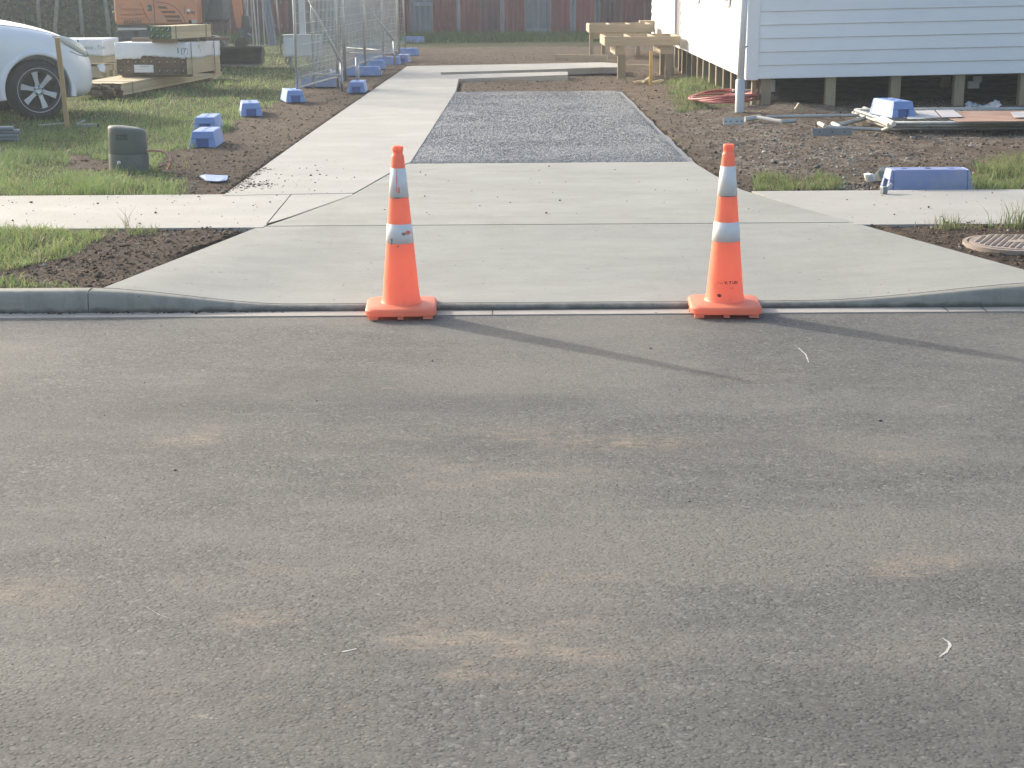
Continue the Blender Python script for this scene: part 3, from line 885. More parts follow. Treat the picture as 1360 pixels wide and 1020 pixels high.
# ------------------------------------------------------------------ blue fence blocks
M_BLUE = pm('blue_plastic', (.17, .275, .56), (.20, .31, .59), 4, .55, bump=.001, bscale=60, dirt=(.36, .42, .58), dscale=5, vary=.25)
M_BLUEDK = pm('blue_recess', (.09, .14, .40), (.11, .17, .42), 6, .6)
M_GREYBLUE = pm('faded_blue_plastic', (.19, .24, .42), (.22, .27, .45), 4, .6, bump=.001, bscale=50, dirt=(.30, .31, .36), dscale=4)
M_HOLE = pm('hole_shadow', (.02, .02, .022), None, 8, .9)  # near-black discs painted as the shade inside open holes


def block_mesh(L=.62, W=.27, H=.155):
    m = MB(); t = .032
    m.box(-L / 2, L / 2, -W / 2, W / 2, 0, H, t)
    return m.mesh('block_body')


BLOCK = None
def fence_block(loc, rz, label, tilt=0.0, mat=None, L=.62, W=.27, H=.155):
    t = empty('fence_block', loc, rz, label, 'fence block', 'blue temporary fence blocks')
    t.rotation_euler = (tilt, 0, rz)
    mt = mat or M_BLUE
    # shell with a real notch at both ends: built from a left, right and top run
    m = MB(); s = .032; nw = .060; nh = .085; nd = .05
    m.box(-L / 2 + nd, L / 2 - nd, -W / 2, W / 2, 0, H)
    for v in m.v[4:8]: v.y *= (W / 2 - s) / (W / 2)
    b = m.build('body', mt, t, bevel=.010)
    for e in (-1, 1):
        n = MB(); x0, x1 = (L / 2 - nd, L / 2)
        for (ya, yb, za, zb) in ((-W / 2, -nw, 0, nh), (nw, W / 2, 0, nh)):
            k = len(n.v); n.box(x0, x1, ya, yb, za, zb)
        k = len(n.v); n.box(x0, x1, -W / 2, W / 2, nh, H)
        for v in n.v:
            f = v.z / H; ed = (W / 2 - s * f) / (W / 2)
            if abs(v.y) > W / 2 - .001: v.y *= ed
            if v.x > x1 - .001: v.x -= s * f
            v.x *= e
        n.build('end_block', mt, t, bevel=.007)
        MB().box(min(e * (x0 + .001), e * (x0 + .004)), max(e * (x0 + .001), e * (x0 + .004)), -nw + .003, nw - .003, .002, nh - .004).build('hand_slot', M_BLUEDK, t)
    for hx in (-.18, 0, .18):
        k = MB().lathe([(.024, H + .001), (.024, H + .003), (.015, H + .003)], 14); k.build('socket', M_BLUEDK if hx else M_HOLE, t, loc=(hx, 0, 0))
    return t


def blk(px, py, ang, label, end=True, **k):
    """px,py: bottom middle of the face nearest the viewer"""
    p = GP(px, py); a = math.radians(ang)
    L, W = k.get('L', .62), k.get('W', .27)
    if end: d = Vector((math.cos(a), math.sin(a), 0)) * (L / 2)
    else: d = Vector((-math.sin(a), math.cos(a), 0)) * (W / 2)
    if d.y < 0: d = -d
    c = p + d; c.z = gz(c.x, c.y) + k.pop('dz', .005)
    return fence_block(c, a, label, **k)


blk(269, 197, 92, 'blue fence block on grass, front one of a touching pair')
blk(272, 176, 93, 'blue fence block on grass, rear one of a touching pair')
blk(334, 155, 101, 'lone blue fence block at the lawn edge between the pair and the fence')
blk(393, 138, 105, 'blue fence block under the nearest fence post', dz=.02)
blk(424, 118, 172, 'pale blue fence block lying sideways under the bracing frame', end=False, tilt=.12, dz=.01, mat=M_GREYBLUE)
blk(473, 124, 91, 'blue fence block with a short pipe standing in it')
blk(446, 108, 95, 'blue fence block behind the bracing frame, half hidden by the rail')
blk(481, 101, 176, 'blue fence block seen from its long side, just behind the pipe block', end=False)
blk(489, 92, 178, 'second blue block seen from its long side behind the pipe block', end=False)
blk(512, 87, 4, 'blue block seen from its long side below the middle of the fence run', end=False)
blk(492, 83, 3, 'blue block lying across, third from the back in the fence run', end=False)
blk(534, 84, 88, 'pale blue end-on block at the far end of the path edge', mat=M_GREYBLUE)
blk(537, 74, 178, 'blue block lying across at the last fence post', end=False)
blk(485, 67, 178, 'dull blue block behind the mesh near the rear panels', end=False, mat=M_GREYBLUE)
blk(549, 57, 2, 'faint blue block farthest back near the red fence', end=False)
blk(1236, 255, 0.5, 'large dusty blue block lying on the right footpath', end=False, mat=M_GREYBLUE, L=.66, W=.25, H=.165, dz=.0)

# ------------------------------------------------------------------ temporary fence
M_GALV = pm('galvanised_pipe', (.42, .44, .44), (.34, .36, .36), 9, .45, metal=.55, dirt=(.30, .28, .24), dscale=7)
M_WIRE = pm('galvanised_wire', (.40, .42, .41), (.33, .35, .35), 9, .5, metal=.35)


def fence_panel(a, b, label, h=2.0, lean=0.0, z0=None):
    a = Vector(a); b = Vector(b); L = (b - a).length; ang = math.atan2(b.y - a.y, b.x - a.x)
    t = empty('mesh_fence', (a.x, a.y, gz(a.x, a.y) + .02 if z0 is None else z0), ang, label, 'mesh fence', 'temporary mesh fence panels')
    t.rotation_euler = (lean, 0, ang)
    for x in (0, L - .001):
        MB().tube([(x, 0, 0), (x, 0, h)], .019, 8).build('post', M_GALV, t, smooth=True)
    for z in (.17, h - .02):
        MB().tube([(.0, 0, z), (L, 0, z)], .016, 8).build('rail', M_GALV, t, smooth=True)
    m = MB(); n = int(L / .058)
    for i in range(1, n):
        x = L * i / n; m.bar((x, .004, .17), (x, .004, h), (.0046), (.0046))
    for i in range(1, 13):
        z = .17 + (h - .17) * i / 13; m.bar((0, -.002, z), (L, -.002, z), (.0046), (.0046))
    w = m.build('wire_mesh', M_WIRE, t); w['kind'] = 'stuff'
    return t


pan = [((-2.88, 21.72), (-2.60, 24.25), 'nearest mesh fence panel standing on the first blue block', 0),
       ((-2.93, 23.95), (-2.73, 26.40), 'mesh fence panel behind the nearest bracing frame', .012),
       ((-2.70, 26.45), (-2.60, 28.90), 'third mesh fence panel along the path', -.01),
       ((-2.60, 28.95), (-2.47, 31.40), 'fourth mesh fence panel along the path', .01),
       ((-2.47, 31.42), (-2.33, 33.60), 'mesh fence panel ending at the farthest bracing frame', 0),
       ((-3.60, 35.30), (-2.26, 33.0), 'mesh fence panel turned across behind the row', .02),
       ((-3.75, 35.45), (-2.42, 37.4), 'rearmost mesh fence panel, angled away near the red fence', -.02)]
for a, b, l, ln in pan: fence_panel((*a, 0), (*b, 0), l, lean=ln)


def brace(x0, x1, y, label, hz=.5, top=1.5):
    z = gz(x1, y)
    t = empty('fence_brace', (x0, y, z), 0, label, 'fence brace', 'fence bracing frames')
    w = x1 - x0
    MB().tube([(0, 0, .25), (w, 0, .23)], .019, 8).build('rail', M_GALV, t, smooth=True)
    MB().tube([(w, 0, -.01), (w, 0, hz)], .022, 8).build('post', M_GALV, t, smooth=True)
    MB().tube([(w, 0, hz), (-.04, 0, top)], .018, 8).build('diagonal', M_GALV, t, smooth=True)
    MB().box(-.03, .03, -.03, .03, top - .06, top + .02).build('clamp', M_GALV, t, bevel=.006)
    MB().box(-.03, .02, -.03, .03, .22, .29).build('clamp', M_GALV, t, bevel=.006)
    return t


brace(-2.95, -2.50, 23.9, 'nearer triangular bracing frame on the mesh fence', .42, 1.42)
brace(-3.12, -2.22, 31.0, 'farther triangular bracing frame on the mesh fence', .48, 1.75)
p = GP(474, 121)
t = tag(MB().tube([(0, 0, 0), (0, 0, .34)], .028, 10).build('short_pipe', M_GALV, None, smooth=True, loc=(p.x + .0, p.y + .18, gz(p.x, p.y) + .14)), 'short galvanised pipe stub standing in a blue block', 'pipe')
t = tag(MB().tube([(0, 0, 0), (-.10, 0, 1.95)], .017, 8).build('leaning_post', M_GALV, None, smooth=True, loc=(-4.95, 35.0, gz(-4.95, 35))), 'thin pale post leaning left of the white meter box', 'post')

# meter box on its post
M_WHITEBOX = pm('white_box_paint', (.66, .68, .67), (.58, .60, .60), 5, .5)
M_CABLE = pm('black_cable', (.03, .03, .035), None, 9, .6)
y0 = 30.5
pa, pb = A(378, 75, y0), A(427, 47, y0)
t = empty('meter_box', ((pa.x + pb.x) / 2, y0, gz(-4.1, y0)), 0, 'white temporary power box on a white post behind the mesh fence', 'meter box')
w = (pb.x - pa.x) / 2; zb, zt = pa.z - t.location.z, pb.z - t.location.z
MB().box(-w, w, -.12, .12, zb, zt).build('cabinet', M_WHITEBOX, t, bevel=.012)
MB().box(-w + .03, -.02, -.128, -.122, zb + .03, zt - .03).build('door', M_WHITEBOX, t, bevel=.003)
MB().box(.02, w - .03, -.128, -.122, zb + .03, zt - .03).build('door', M_WHITEBOX, t, bevel=.003)
MB().box(-w - .02, w + .02, -.14, .14, zt + .001, zt + .02).build('lid', M_WHITEBOX, t, bevel=.004)
MB().box(-.055, .055, -.02, .09, zt + .021, 2.8).build('post', M_WHITEBOX, t, bevel=.006)
for lx in (-.25, .25): MB().box(lx - .03, lx + .03, -.03, .03, 0, zb - .001).build('leg', M_GALV, t)
for lx in (-.29, .12, .30):
    MB().tube([(lx, -.05, zb + .02), (lx - .05, -.08, zb - .07), (lx, -.08, zb - .14), (lx + .04, -.07, zb - .06)], .012, 6).build('cable', M_CABLE, t, smooth=True)

# ------------------------------------------------------------------ utility pillar and its cable
M_PILLAR = pm('green_grey_plastic', (.105, .122, .108), (.085, .100, .09), 5, .6, bump=.0008, bscale=60, dirt=(.16, .16, .13), dscale=4)
M_PLATE = pm('plate_dark', (.05, .056, .052), None, 9, .5)
p = GP(167.5, 229)
t = empty('utility_pillar', (p.x, p.y + .13, p.z - .01), math.radians(8), 'squat dark green utility pillar with a small plate on the lawn', 'utility pillar')
MB().lathe([(.172, 0), (.170, .15), (.168, .158)], 40, sy=.8).build('lower_shroud', M_PILLAR, t, smooth=True).data.set_sharp_from_angle(angle=math.radians(40))
m = MB(); m.lathe([(.160, .159), (.163, .165), (.162, .34), (.160, .362), (.150, .378), (.11, .388), (.05, .392)], 40, sy=.8)
for v in m.v:
    if v.z > .33: v.z += -.05 * (v.x / .16) * min(1, (v.z - .33) / .03) * .45
m.build('cap', M_PILLAR, t, smooth=True).data.set_sharp_from_angle(angle=math.radians(55))
m = MB()
for i in range(7):
    for k in range(5):
        a = math.radians(-122 + i * 6); m.v.append(Vector((.1635 * math.cos(a), .1635 * .8 * math.sin(a), .285 + .012 * k)))
for i in range(6):
    for k in range(4): m.f.append([i * 5 + k, (i + 1) * 5 + k, (i + 1) * 5 + k + 1, i * 5 + k + 1])
m.build('plate', M_PLATE, t)
M_PLATETXT = pm('plate_print', (.16, .17, .155), None, 9, .7)
for zz, s in ((.311, '1.2.4'), (.294, '·nmmm')):
    me = text_mesh(s, .022)
    for v in me.vertices:
        a = math.radians(-117) + v.co.x / .155; v.co = (.1648 * math.cos(a), .1648 * .8 * math.sin(a), zz + v.co.y * .8)
    link('lettering', me, M_PLATETXT, t)
M_PINK = pm('salmon_conduit', (.56, .27, .20), (.62, .33, .25), 9, .5)
b = GP(219, 226); a0 = Vector((p.x + .15, p.y + .13, p.z + .17))
pts = [a0, a0 + Vector((.08, 0, .005)), a0 + Vector((.155, -.01, -.008)), a0 + Vector((.205, -.03, -.045)), a0 + Vector((.222, -.05, -.10)), Vector((b.x + .005, b.y + .03, b.z - .03))]
def spline(pts, n=6):
    out = []
    pts = [Vector(q) for q in pts]
    for i in range(len(pts) - 1):
        p0, p1, p2, p3 = pts[max(i - 1, 0)], pts[i], pts[i + 1], pts[min(i + 2, len(pts) - 1)]
        for k in range(n):
            t_ = k / n
            out.append(.5 * ((2 * p1) + (p2 - p0) * t_ + (2 * p0 - 5 * p1 + 4 * p2 - p3) * t_ ** 2 + (3 * p1 - p0 - 3 * p2 + p3) * t_ ** 3))
    return out + [pts[-1]]
tag(MB().tube(spline(pts), .011, 8).build('conduit', M_PINK, smooth=True), 'salmon pink conduit looping from the green pillar into the soil', 'conduit')
# dandelion in front of the pillar, pale scrap on the soil
p = GP(153, 231); q2 = A(158, 216, p.y)
t = empty('dandelion', (p.x, p.y, p.z), 0, 'single white dandelion clock in front of the green pillar', 'dandelion')
M_STALK = pm('stalk', (.20, .24, .10), None, 9, .6)
MB().tube([(0, 0, 0), (.01, 0, .06), (q2.x - p.x, 0, q2.z - p.z)], .0025, 5).build('stalk', M_STALK, t)
m = MB(); m.lathe([(.002, -.014), (.011, -.010), (.015, 0), (.011, .010), (.002, .014)], 12); m.build('seed_head', pm('seed_down', (.62, .63, .60), None, 60, .9), t, smooth=True, loc=(q2.x - p.x, 0, q2.z - p.z))
M_SCRAP = pm('pale_blue_scrap', (.24, .34, .53), (.20, .29, .47), 8, .5)
c = [P(265, 233.5, .15), P(272, 231.5, .16), P(303, 233, .16), P(301, 239, .14), P(289, 240.5, .145), P(274, 239.5, .14)]
m = MB(); n = len(c)
m.v = [Vector(v) for v in c] + [Vector(v) - Vector((0, 0, .006)) for v in c]; m.f = [list(range(n)), list(range(n, 2 * n))[::-1]] + [[i, (i + 1) % n, n + (i + 1) % n, n + i] for i in range(n)]
tag(m.build('plastic_scrap', M_SCRAP), 'torn pale blue plastic scrap half buried in soil by the path', 'scrap')

# ------------------------------------------------------------------ stake, pipes and bits on the lawn
M_TIMBER = wood('timber', (.45, .36, .22), (.36, .275, .16))
M_STAKE = wood('stake_timber', (.50, .33, .17), (.40, .26, .13), 2)
b = GP(90, 171); tp = A(76, 50, b.y - .25)
d = tp - b
t = MB().bar((0, 0, -.05), tuple(d), .052, .026, up=(0, 1, 0)).build('wooden_stake', M_STAKE, loc=b, bevel=.003)
tag(t, 'leaning tan wooden stake in front of the white car wheel', 'stake')
M_GREYPVC = pm('grey_pvc', (.20, .225, .25), (.165, .19, .21), 6, .4, vary=.3)
zc = 0
for i, (px, py, r) in enumerate(((20, 193, .026), (25, 189, .024), (22, 184.5, .026), (23, 180, .025), (26, 175, .024), (17, 171, .026))):
    e = A(px, py, 16.4 - i * .02)
    MBt = MB().tube([(0, 0, 0), (-2.4, .05, 0)], r, 12).build('grey_pipe', M_GREYPVC, smooth=True, loc=(e.x, 16.4 - i * .015, max(e.z, .14)))
    MBt.data.set_sharp_from_angle(angle=math.radians(50))
    tag(MBt, ['grey pipe lowest in the stack at the left edge of the lawn', 'grey pipe second from the bottom of the stack on the lawn', 'grey pipe third from the bottom of the stack on the lawn', 'grey pipe third from the top of the stack on the lawn', 'grey pipe second from the top, sticking out farthest right of the stack', 'topmost grey pipe of the stack at the left edge of the lawn'][i], 'pipe', 'grey pipes stacked on the lawn')
e = P(-1, 207, .12)
tag(MB().tube([(0, 0, 0), (-.02, 0, .42)], .022, 10).build('white_post', M_WHITEBOX, smooth=True, loc=e), 'short white post at the left edge beside the grey pipes', 'post')
e = P(101, 170, .135); e2 = P(129, 169.5, .135)
t = empty('angle_bracket', (e.x, e.y, .15), 0, 'dark grey metal angle bracket lying on grass right of the stake', 'bracket')
MB().bar((0, 0, .01), (e2.x - e.x, e2.y - e.y, .01), .05, .035).build('long_arm', M_GREYPVC, t, bevel=.004)
MB().bar((.01, 0, .02), (.035, .25, .04), .02, .03).build('short_arm', M_GREYPVC, t, bevel=.003)
MB().lathe([(.02, 0), (.02, .03)], 10, Matrix.Translation((e2.x - e.x + .001, e2.y - e.y, .01)) @ Matrix.Rotation(math.pi / 2, 4, 'Y')).build('end_plug', M_CABLE, t)
e, e2 = P(51, 166.5, .16), P(90, 163, .16)
tag(MB().bar(e, e2, .022, .014).build('pale_batten', M_GALV, bevel=.002), 'thin pale strip lying in grass below the car wheel', 'batten')

# ------------------------------------------------------------------ timber packs
M_ENDGRAIN = pm('end_grain_shade', (.13, .085, .05), (.09, .058, .036), 20, .85, vary=.4)  # brown end grain, darkened to include the shade on the end faces
M_ENDGREEN = pm('end_grain_green', (.05, .105, .05), (.035, .08, .04), 20, .8, vary=.4)
M_WRAP = pm('white_wrap', (.70, .73, .76), (.62, .66, .70), 3, .35, bump=.012, bscale=5, stretch=(1, 1, .5))
M_STAPLE = pm('end_tag_white', (.75, .76, .74), None, 9, .5)
M_STRAP = pm('strap', (.10, .12, .11), None, 9, .5)
M_BROWNBEAR = pm('brown_bearer', (.20, .145, .105), (.155, .112, .082), 8, .8)
M_PACKWOOD = wood('pack_timber', (.50, .42, .275), (.42, .345, .215), 0, .22)
M_WRAPTEXT = pm('wrap_print', (.20, .24, .30), None, 9, .7)
M_WRAPRED = pm('wrap_print_red', (.50, .13, .14), None, 9, .7)


def pack_frame(pa, ang, label, name='timber_pack'):
    """origin: bottom corner nearest the viewer on the right; local x runs back along the boards, y to the left"""
    return empty(name, pa, ang, label, 'timber pack', 'packs of sawn timber beside the car')


def boards(t, rows, cols, bw, bh, L, z0, endmat=None, jit=.0, skip=None, gap=.002):
    me = None
    for r in range(rows):
        for c in range(cols):
            if skip and skip(r, c): continue
            if me is None:
                me = MB().box(0, L, 0, bw - gap, 0, bh - gap).mesh('board'); me.materials.append(M_PACKWOOD)
                if endmat:
                    me.materials.append(endmat)
                    for pl in me.polygons:
                        if pl.normal.x < -.9: pl.material_index = 1
            link('board', me, None, t, loc=(RND.uniform(-jit, jit * .4) if jit else 0, c * bw, z0 + r * bh))


def end_tags(t, spots, x=-.003, L=.035):
    for (y, z, a) in spots:
        MB().bar((x, y - L / 2 * math.cos(a), z + L / 2 * math.sin(a)), (x, y + L / 2 * math.cos(a), z - L / 2 * math.sin(a)), .004, .011, up=(1, 0, 0)).build('end_tag', M_STAPLE, t)


# low pack of long boards with ragged ends
p0 = GP(166, 132); p1 = GP(287, 107)
ang = math.atan2(p1.y - p0.y, p1.x - p0.x)
tA = pack_frame((p0.x, p0.y, p0.z + .03), ang, 'lowest pack of long pale boards with ragged ends on the grass')
boards(tA, 5, 7, .105, .033, 4.7, 0.03, M_ENDGRAIN, .14)
for x in (.6, 2.3, 4.0): MB().box(x, x + .09, -.0, .74, -.05, .028).build('bearer', M_BROWNBEAR, tA, bevel=.004)
for x in (.32, 4.2): MB().box(x, x + .02, -.004, .739, .196, .199).build('strap', M_STRAP, tA); 
for x in (.32, 4.2): MB().box(x, x + .02, -.006, -.002, .03, .196).build('strap', M_STRAP, tA)
topA = p0.z + .03 + .195
# wrapped pack
p0 = P(249, 100, topA + .035); ang2 = math.radians(80)
tB = pack_frame((p0.x, p0.y, topA), ang2, 'big timber pack half covered in white plastic wrap with a paper label')
WB = .1215; LB = 1.4; HB = .113; NB = 9
boards(tB, 4, NB, WB, HB, LB, .045, M_ENDGRAIN, .0)
for x in (.15, 1.1): MB().box(x, x + .09, .0, NB * WB, .001, .043).build('bearer', M_BROWNBEAR, tB, bevel=.004)
# wrap: front skirt with ragged hem, side skirt, top
m = MB(); zt = .045 + 4 * HB + .006; nseg = 46
hem = [(.0, .30), (.02, .265), (.10, .285), (.35, .295), (.62, .315), (.70, .305), (.71, .275), (.80, .27), (.92, .275), (1.07, .26)]
def hemz(y):
    for (a, za), (b, zb_) in zip(hem, hem[1:]):
        if a <= y <= b: return za + (zb_ - za) * (y - a) / (b - a)
    return hem[-1][1]
r = random.Random(5)
Wt = NB * WB
path = []
for i in range(int(LB / .08) + 1): path.append((LB - i * .08, -.008, 1))
for i in range(nseg + 1): path.append((-.010, Wt * i / nseg, 0))
path.append((-.004, Wt + .008, 0)); path.append((LB, Wt + .008, 1))
rowsn = 7
for (x, y, side) in path:
    zb_ = (.265 + .012 * math.sin(x * 9) if side else hemz(min(max(y, 0), Wt * .999)) + .004 * math.sin(y * 60))
    for k in range(rowsn + 1):
        f = k / rowsn
        wob = .006 * math.sin((y - x) * 34 + f * 5) * (1 - f) + .004 * math.sin((y + x) * 71 + f * 9)
        m.v.append(Vector((x - (0 if side else abs(wob)), y - (abs(wob) if side and y < 1 else 0), zb_ + (zt - zb_) * f)))
for i in range(len(path) - 1):
    for k in range(rowsn):
        a = i * (rowsn + 1) + k; m.f.append([a, a + rowsn + 1, a + rowsn + 2, a + 1])
wB = m.build('plastic_wrap', M_WRAP, tB, smooth=True); sol = wB.modifiers.new('s', 'SOLIDIFY'); sol.thickness = .002
MB().box(-.006, LB, -.005, Wt + .005, zt - .003, zt + .004).build('plastic_wrap_top', M_WRAP, tB, bevel=.003)
MB().box(-.009, -.004, .52, .82, .075, .185).build('paper_label', pm('label_paper', (.70, .71, .69), (.64, .65, .63), 6, .7), tB)
def flat_text(s, size, mat, parent, origin, xdir, ydir, name='lettering', bold=0.0):
    me = text_mesh(s, size, name, bold); xd, yd, o_ = Vector(xdir), Vector(ydir), Vector(origin)
    for v in me.vertices: v.co = o_ + xd * v.co.x + yd * v.co.y
    return link(name, me, mat, parent)
flat_text('PRODUCT', .030, M_PILLAR, tB, (-.0105, .725, .15), (0, -1, 0), (0, 0, 1))
flat_text('No. 2 · 4.8 · H3', .022, M_WRAPTEXT, tB, (-.0105, .80, .11), (0, -1, 0), (0, 0, 1))
flat_text('1', .11, M_WRAPTEXT, tB, (-.021, .145, .355), (0, -1, 0), (0, 0, 1), bold=.003)
flat_text('[7]', .10, M_WRAPTEXT, tB, (-.021, .075, .355), (0, -1, 0), (0, 0, 1))
flat_text('8', .09, M_WRAPRED, tB, (.45, -.02, .40), (1, 0, 0), (0, 0, 1)); flat_text('s', .09, M_WRAPTEXT, tB, (.52, -.02, .35), (1, 0, 0), (0, 0, 1)); flat_text('r', .10, M_WRAPRED, tB, (1.05, -.02, .38), (1, 0, 0), (0, 0, 1))
end_tags(tB, [(.06 + WB * i, .045 + HB * 1.62 + RND.uniform(-.012, .012), RND.choice((.5, .7, 1.0))) for i in range(0, 8)] + [(.06 + WB * i, .045 + HB * .5, RND.choice((.5, .7, 1.2))) for i in (0, 1, 2, 3, 7, 8)])
for x in (.14, 1.1): MB().box(x, x + .022, -.024, -.020, .045, zt).build('strap', M_STRAP, tB)
topB = topA + zt + .004
# packs on the left, two tiers
p0 = P(153, 104, .22); tC = pack_frame((p0.x - .02, p0.y + .35, gz(-6, 24)), math.radians(176), 'bare lower timber pack between the car and the wrapped pack')
# local x runs left
boards(tC, 2, 6, .14, .09, 2.4, .14, None, .06)
for x in (.3, 1.6): MB().box(x, x + .09, 0, .84, .0, .138).build('bearer', M_BROWNBEAR, tC, bevel=.004)
MB().box(.42, .44, .8405, .844, .14, .32).build('strap', M_STRAP, tC)
tC2 = pack_frame((p0.x + .0, p0.y + .32, gz(-6, 24) + .36), math.radians(177), 'white wrapped timber pack just right of the car bonnet')
boards(tC2, 4, 6, .14, .09, 2.4, .0, None, .0)
m = MB(); zt2 = .366
path = [(-.008, -.0, 0)] + [(-.010, .84 * i / 12, 0) for i in range(13)] + [(x, .85, 1) for x in np.linspace(0, 2.4, 40)]
for (x, y, side) in path:
    zb_ = .115 + .012 * math.sin(x * 5) if side else .10
    for k in range(8):
        f = k / 7; wob = .007 * math.sin(x * 30 + f * 6) + .004 * math.sin(x * 63 + y * 20 + f * 4)
        m.v.append(Vector((x - (0 if side else abs(wob)), y + (abs(wob) if side else 0), zb_ + (zt2 - zb_) * f)))
for i in range(len(path) - 1):
    for k in range(7): a = i * 8 + k; m.f.append([a, a + 8, a + 9, a + 1])
wC = m.build('plastic_wrap', M_WRAP, tC2, smooth=True); wC.modifiers.new('s', 'SOLIDIFY').thickness = .002
MB().box(-.008, 2.4, -.004, .856, zt2 - .002, zt2 + .006).build('plastic_wrap_top', M_WRAP, tC2, bevel=.003)
m = MB()
fl = [(-.012, .845, .0), (.10, .862, -.02), (.05, .88, -.11), (-.03, .875, -.14), (-.04, .86, -.05)]
m.face(fl); k = m.build('wrap_flap', M_WRAP, tC2); k.modifiers.new('s', 'SOLIDIFY').thickness = .004
flat_text('Pinawos . Tim', .085, M_WRAPTEXT, tC2, (.42, .866, .22), (-1, 0, 0), (0, 0, 1))
MB().box(.36, .38, .866, .869, .0, zt2).build('strap', M_STRAP, tC2)
# bearers and the small green-ended pack on top
p0 = P(169, 56, topB)
tD = empty('dunnage_plank', (p0.x + .03, p0.y + .15, topB), math.radians(-3), 'long brown plank laid across the white wrapped pack', 'plank', 'planks under the green ended pack')
MB().box(0, 1.0, 0, .12, 0, .055).build('plank', M_BROWNBEAR, tD, bevel=.004)
tD2 = empty('dunnage_plank', (p0.x + 1.04, p0.y + .35, topB), math.radians(5), 'short brown plank at the right end of the wrapped pack', 'plank', 'planks under the green ended pack')
MB().box(0, .42, 0, .12, 0, .05).build('plank', M_BROWNBEAR, tD2, bevel=.004)
p0 = P(229, 52, topB + .056)
tE = pack_frame((p0.x - .01, p0.y + .0, topB + .057), math.radians(66), 'small top pack of timber with dark green ends')
boards(tE, 2, 4, .098, .092, 1.0, .0, M_ENDGREEN, .0)
end_tags(tE, [(.05 + .098 * i, .045 + .092 * j, RND.choice((.5, .8, 1.1))) for i in range(4) for j in range(2)], L=.05)
for x in (.1, .86): MB().box(x, x + .02, -.003, -.0005, 0, .183).build('strap', M_STRAP, tE)
for x in (.05, .85): MB().box(x, x + .08, .0, .392, -.0565, -.0015).build('bearer', M_BROWNBEAR, tE)

# ------------------------------------------------------------------ white car
M_CARWHITE = NT('white_car_paint'); _m = M_CARWHITE; _co = _m.coord('Object')
_m.base(_m.mix(_m.ramp(_m.noise(_co, 2.5, 5), [(.35, 0.0), (.75, .6)]), (.74, .75, .76), (.66, .66, .65)))
_m.set(Roughness=.32); _m.b.inputs['Coat Weight'].default_value = .6; _m.b.inputs['Coat Roughness'].default_value = .08
M_CARWHITE = _m.m
M_TYRE = pm('tyre_rubber', (.022, .022, .023), (.035, .034, .033), 9, .85, bump=.001, bscale=90)
M_ALLOY = pm('alloy', (.50, .51, .52), (.44, .45, .46), 9, .38, metal=.6)
M_GLASS = NT('dark_glass'); M_GLASS.base((.03, .04, .045)); M_GLASS.set(Roughness=.06); M_GLASS = M_GLASS.m
M_LAMP = NT('lamp_lens'); _m = M_LAMP; _m.base(_m.mix(_m.noise(_m.coord('Object'), 14, 3), (.62, .63, .55), (.46, .48, .44))); _m.set(Roughness=.12); _m.b.inputs['Coat Weight'].default_value = 1; M_LAMP = _m.m
M_RED = pm('red_lens', (.35, .02, .02), None, 5, .2)
M_TRIM = pm('black_trim', (.03, .03, .032), None, 9, .6)
M_ARCH = pm('arch_liner', (.028, .028, .03), None, 9, .9)

wc = GP(52, 158); phi = math.radians(34)
hd = Vector((math.cos(phi), math.sin(phi), 0)); lf = Vector((-math.sin(phi), math.cos(phi), 0))
car = empty('car', wc + lf * .80, phi, 'white car parked nose right on the lawn behind the stake', 'car')
car.location.z = gz(wc.x, wc.y) - .015
stn = [(.84, .30, .40, .60, .655), (.82, .48, .30, .66, .73), (.74, .64, .24, .75, .83), (.60, .76, .22, .85, .925), (.42, .85, .22, .935, 1.02), (.2, .895, .23, 1.005, 1.095), (-.1, .905, .24, 1.06, 1.17), (-.45, .905, .24, 1.095, 1.225), (-.75, .90, .24, 1.11, 1.26), (-1.1, .90, .24, 1.06, 1.12), (-1.8, .905, .24, 1.07, 1.10), (-2.4, .905, .24, 1.08, 1.10), (-2.9, .90, .25, 1.09, 1.11), (-3.3, .87, .27, 1.10, 1.12), (-3.6, .80, .32, 1.06, 1.09), (-3.68, .70, .40, 1.0, 1.03)]
m = MB(); rings = []
for (x, hw, zb_, zs, zt_) in stn:
    half = [(0, zb_), (hw * .75, zb_), (hw * .955, zb_ + .07), (hw * .995, zb_ + .26), (hw, (zb_ + zs) / 2 + .10), (hw * .985, zs - .10), (hw * .94, zs - .015), (hw * .80, zs + (zt_ - zs) * .45), (hw * .42, zt_ - .008), (0, zt_)]
    full = half + [(-y, z) for (y, z) in half[-2:0:-1]]
    ring = []
    for (y, z) in full: m.v.append(Vector((x, y, z))); ring.append(len(m.v) - 1)
    rings.append(ring)
for a, b in zip(rings, rings[1:]):
    n = len(a)
    for k in range(n): m.f.append([a[k], a[(k + 1) % n], b[(k + 1) % n], b[k]])
m.f.append(rings[0][::-1]); m.f.append(rings[-1][:])
body = m.build('body', M_CARWHITE, None, smooth=True)
ss = body.modifiers.new('s', 'SUBSURF'); ss.levels = ss.render_levels = 2
cm = MB()
for wx in (0, -2.66):
    for sy in (-1, 1):
        cm.lathe([(.415, 0), (.415, .36)], 40, Matrix.Translation((wx, sy * .60 if sy > 0 else -.96, .36)) @ Matrix.Rotation(-math.pi / 2, 4, 'X'))
        cm.box(wx - .40, wx + .40, *((.60, .96) if sy > 0 else (-.96, -.60)), 0, .36)
cut = cm.build('cutter', None)
cut2 = None
bo = body.modifiers.new('b', 'BOOLEAN'); bo.object = cut; bo.operation = 'DIFFERENCE'; bo.solver = 'EXACT'; bo.use_self = True
dg = bpy.context.evaluated_depsgraph_get()
bme = bpy.data.meshes.new_from_object(body.evaluated_get(dg))
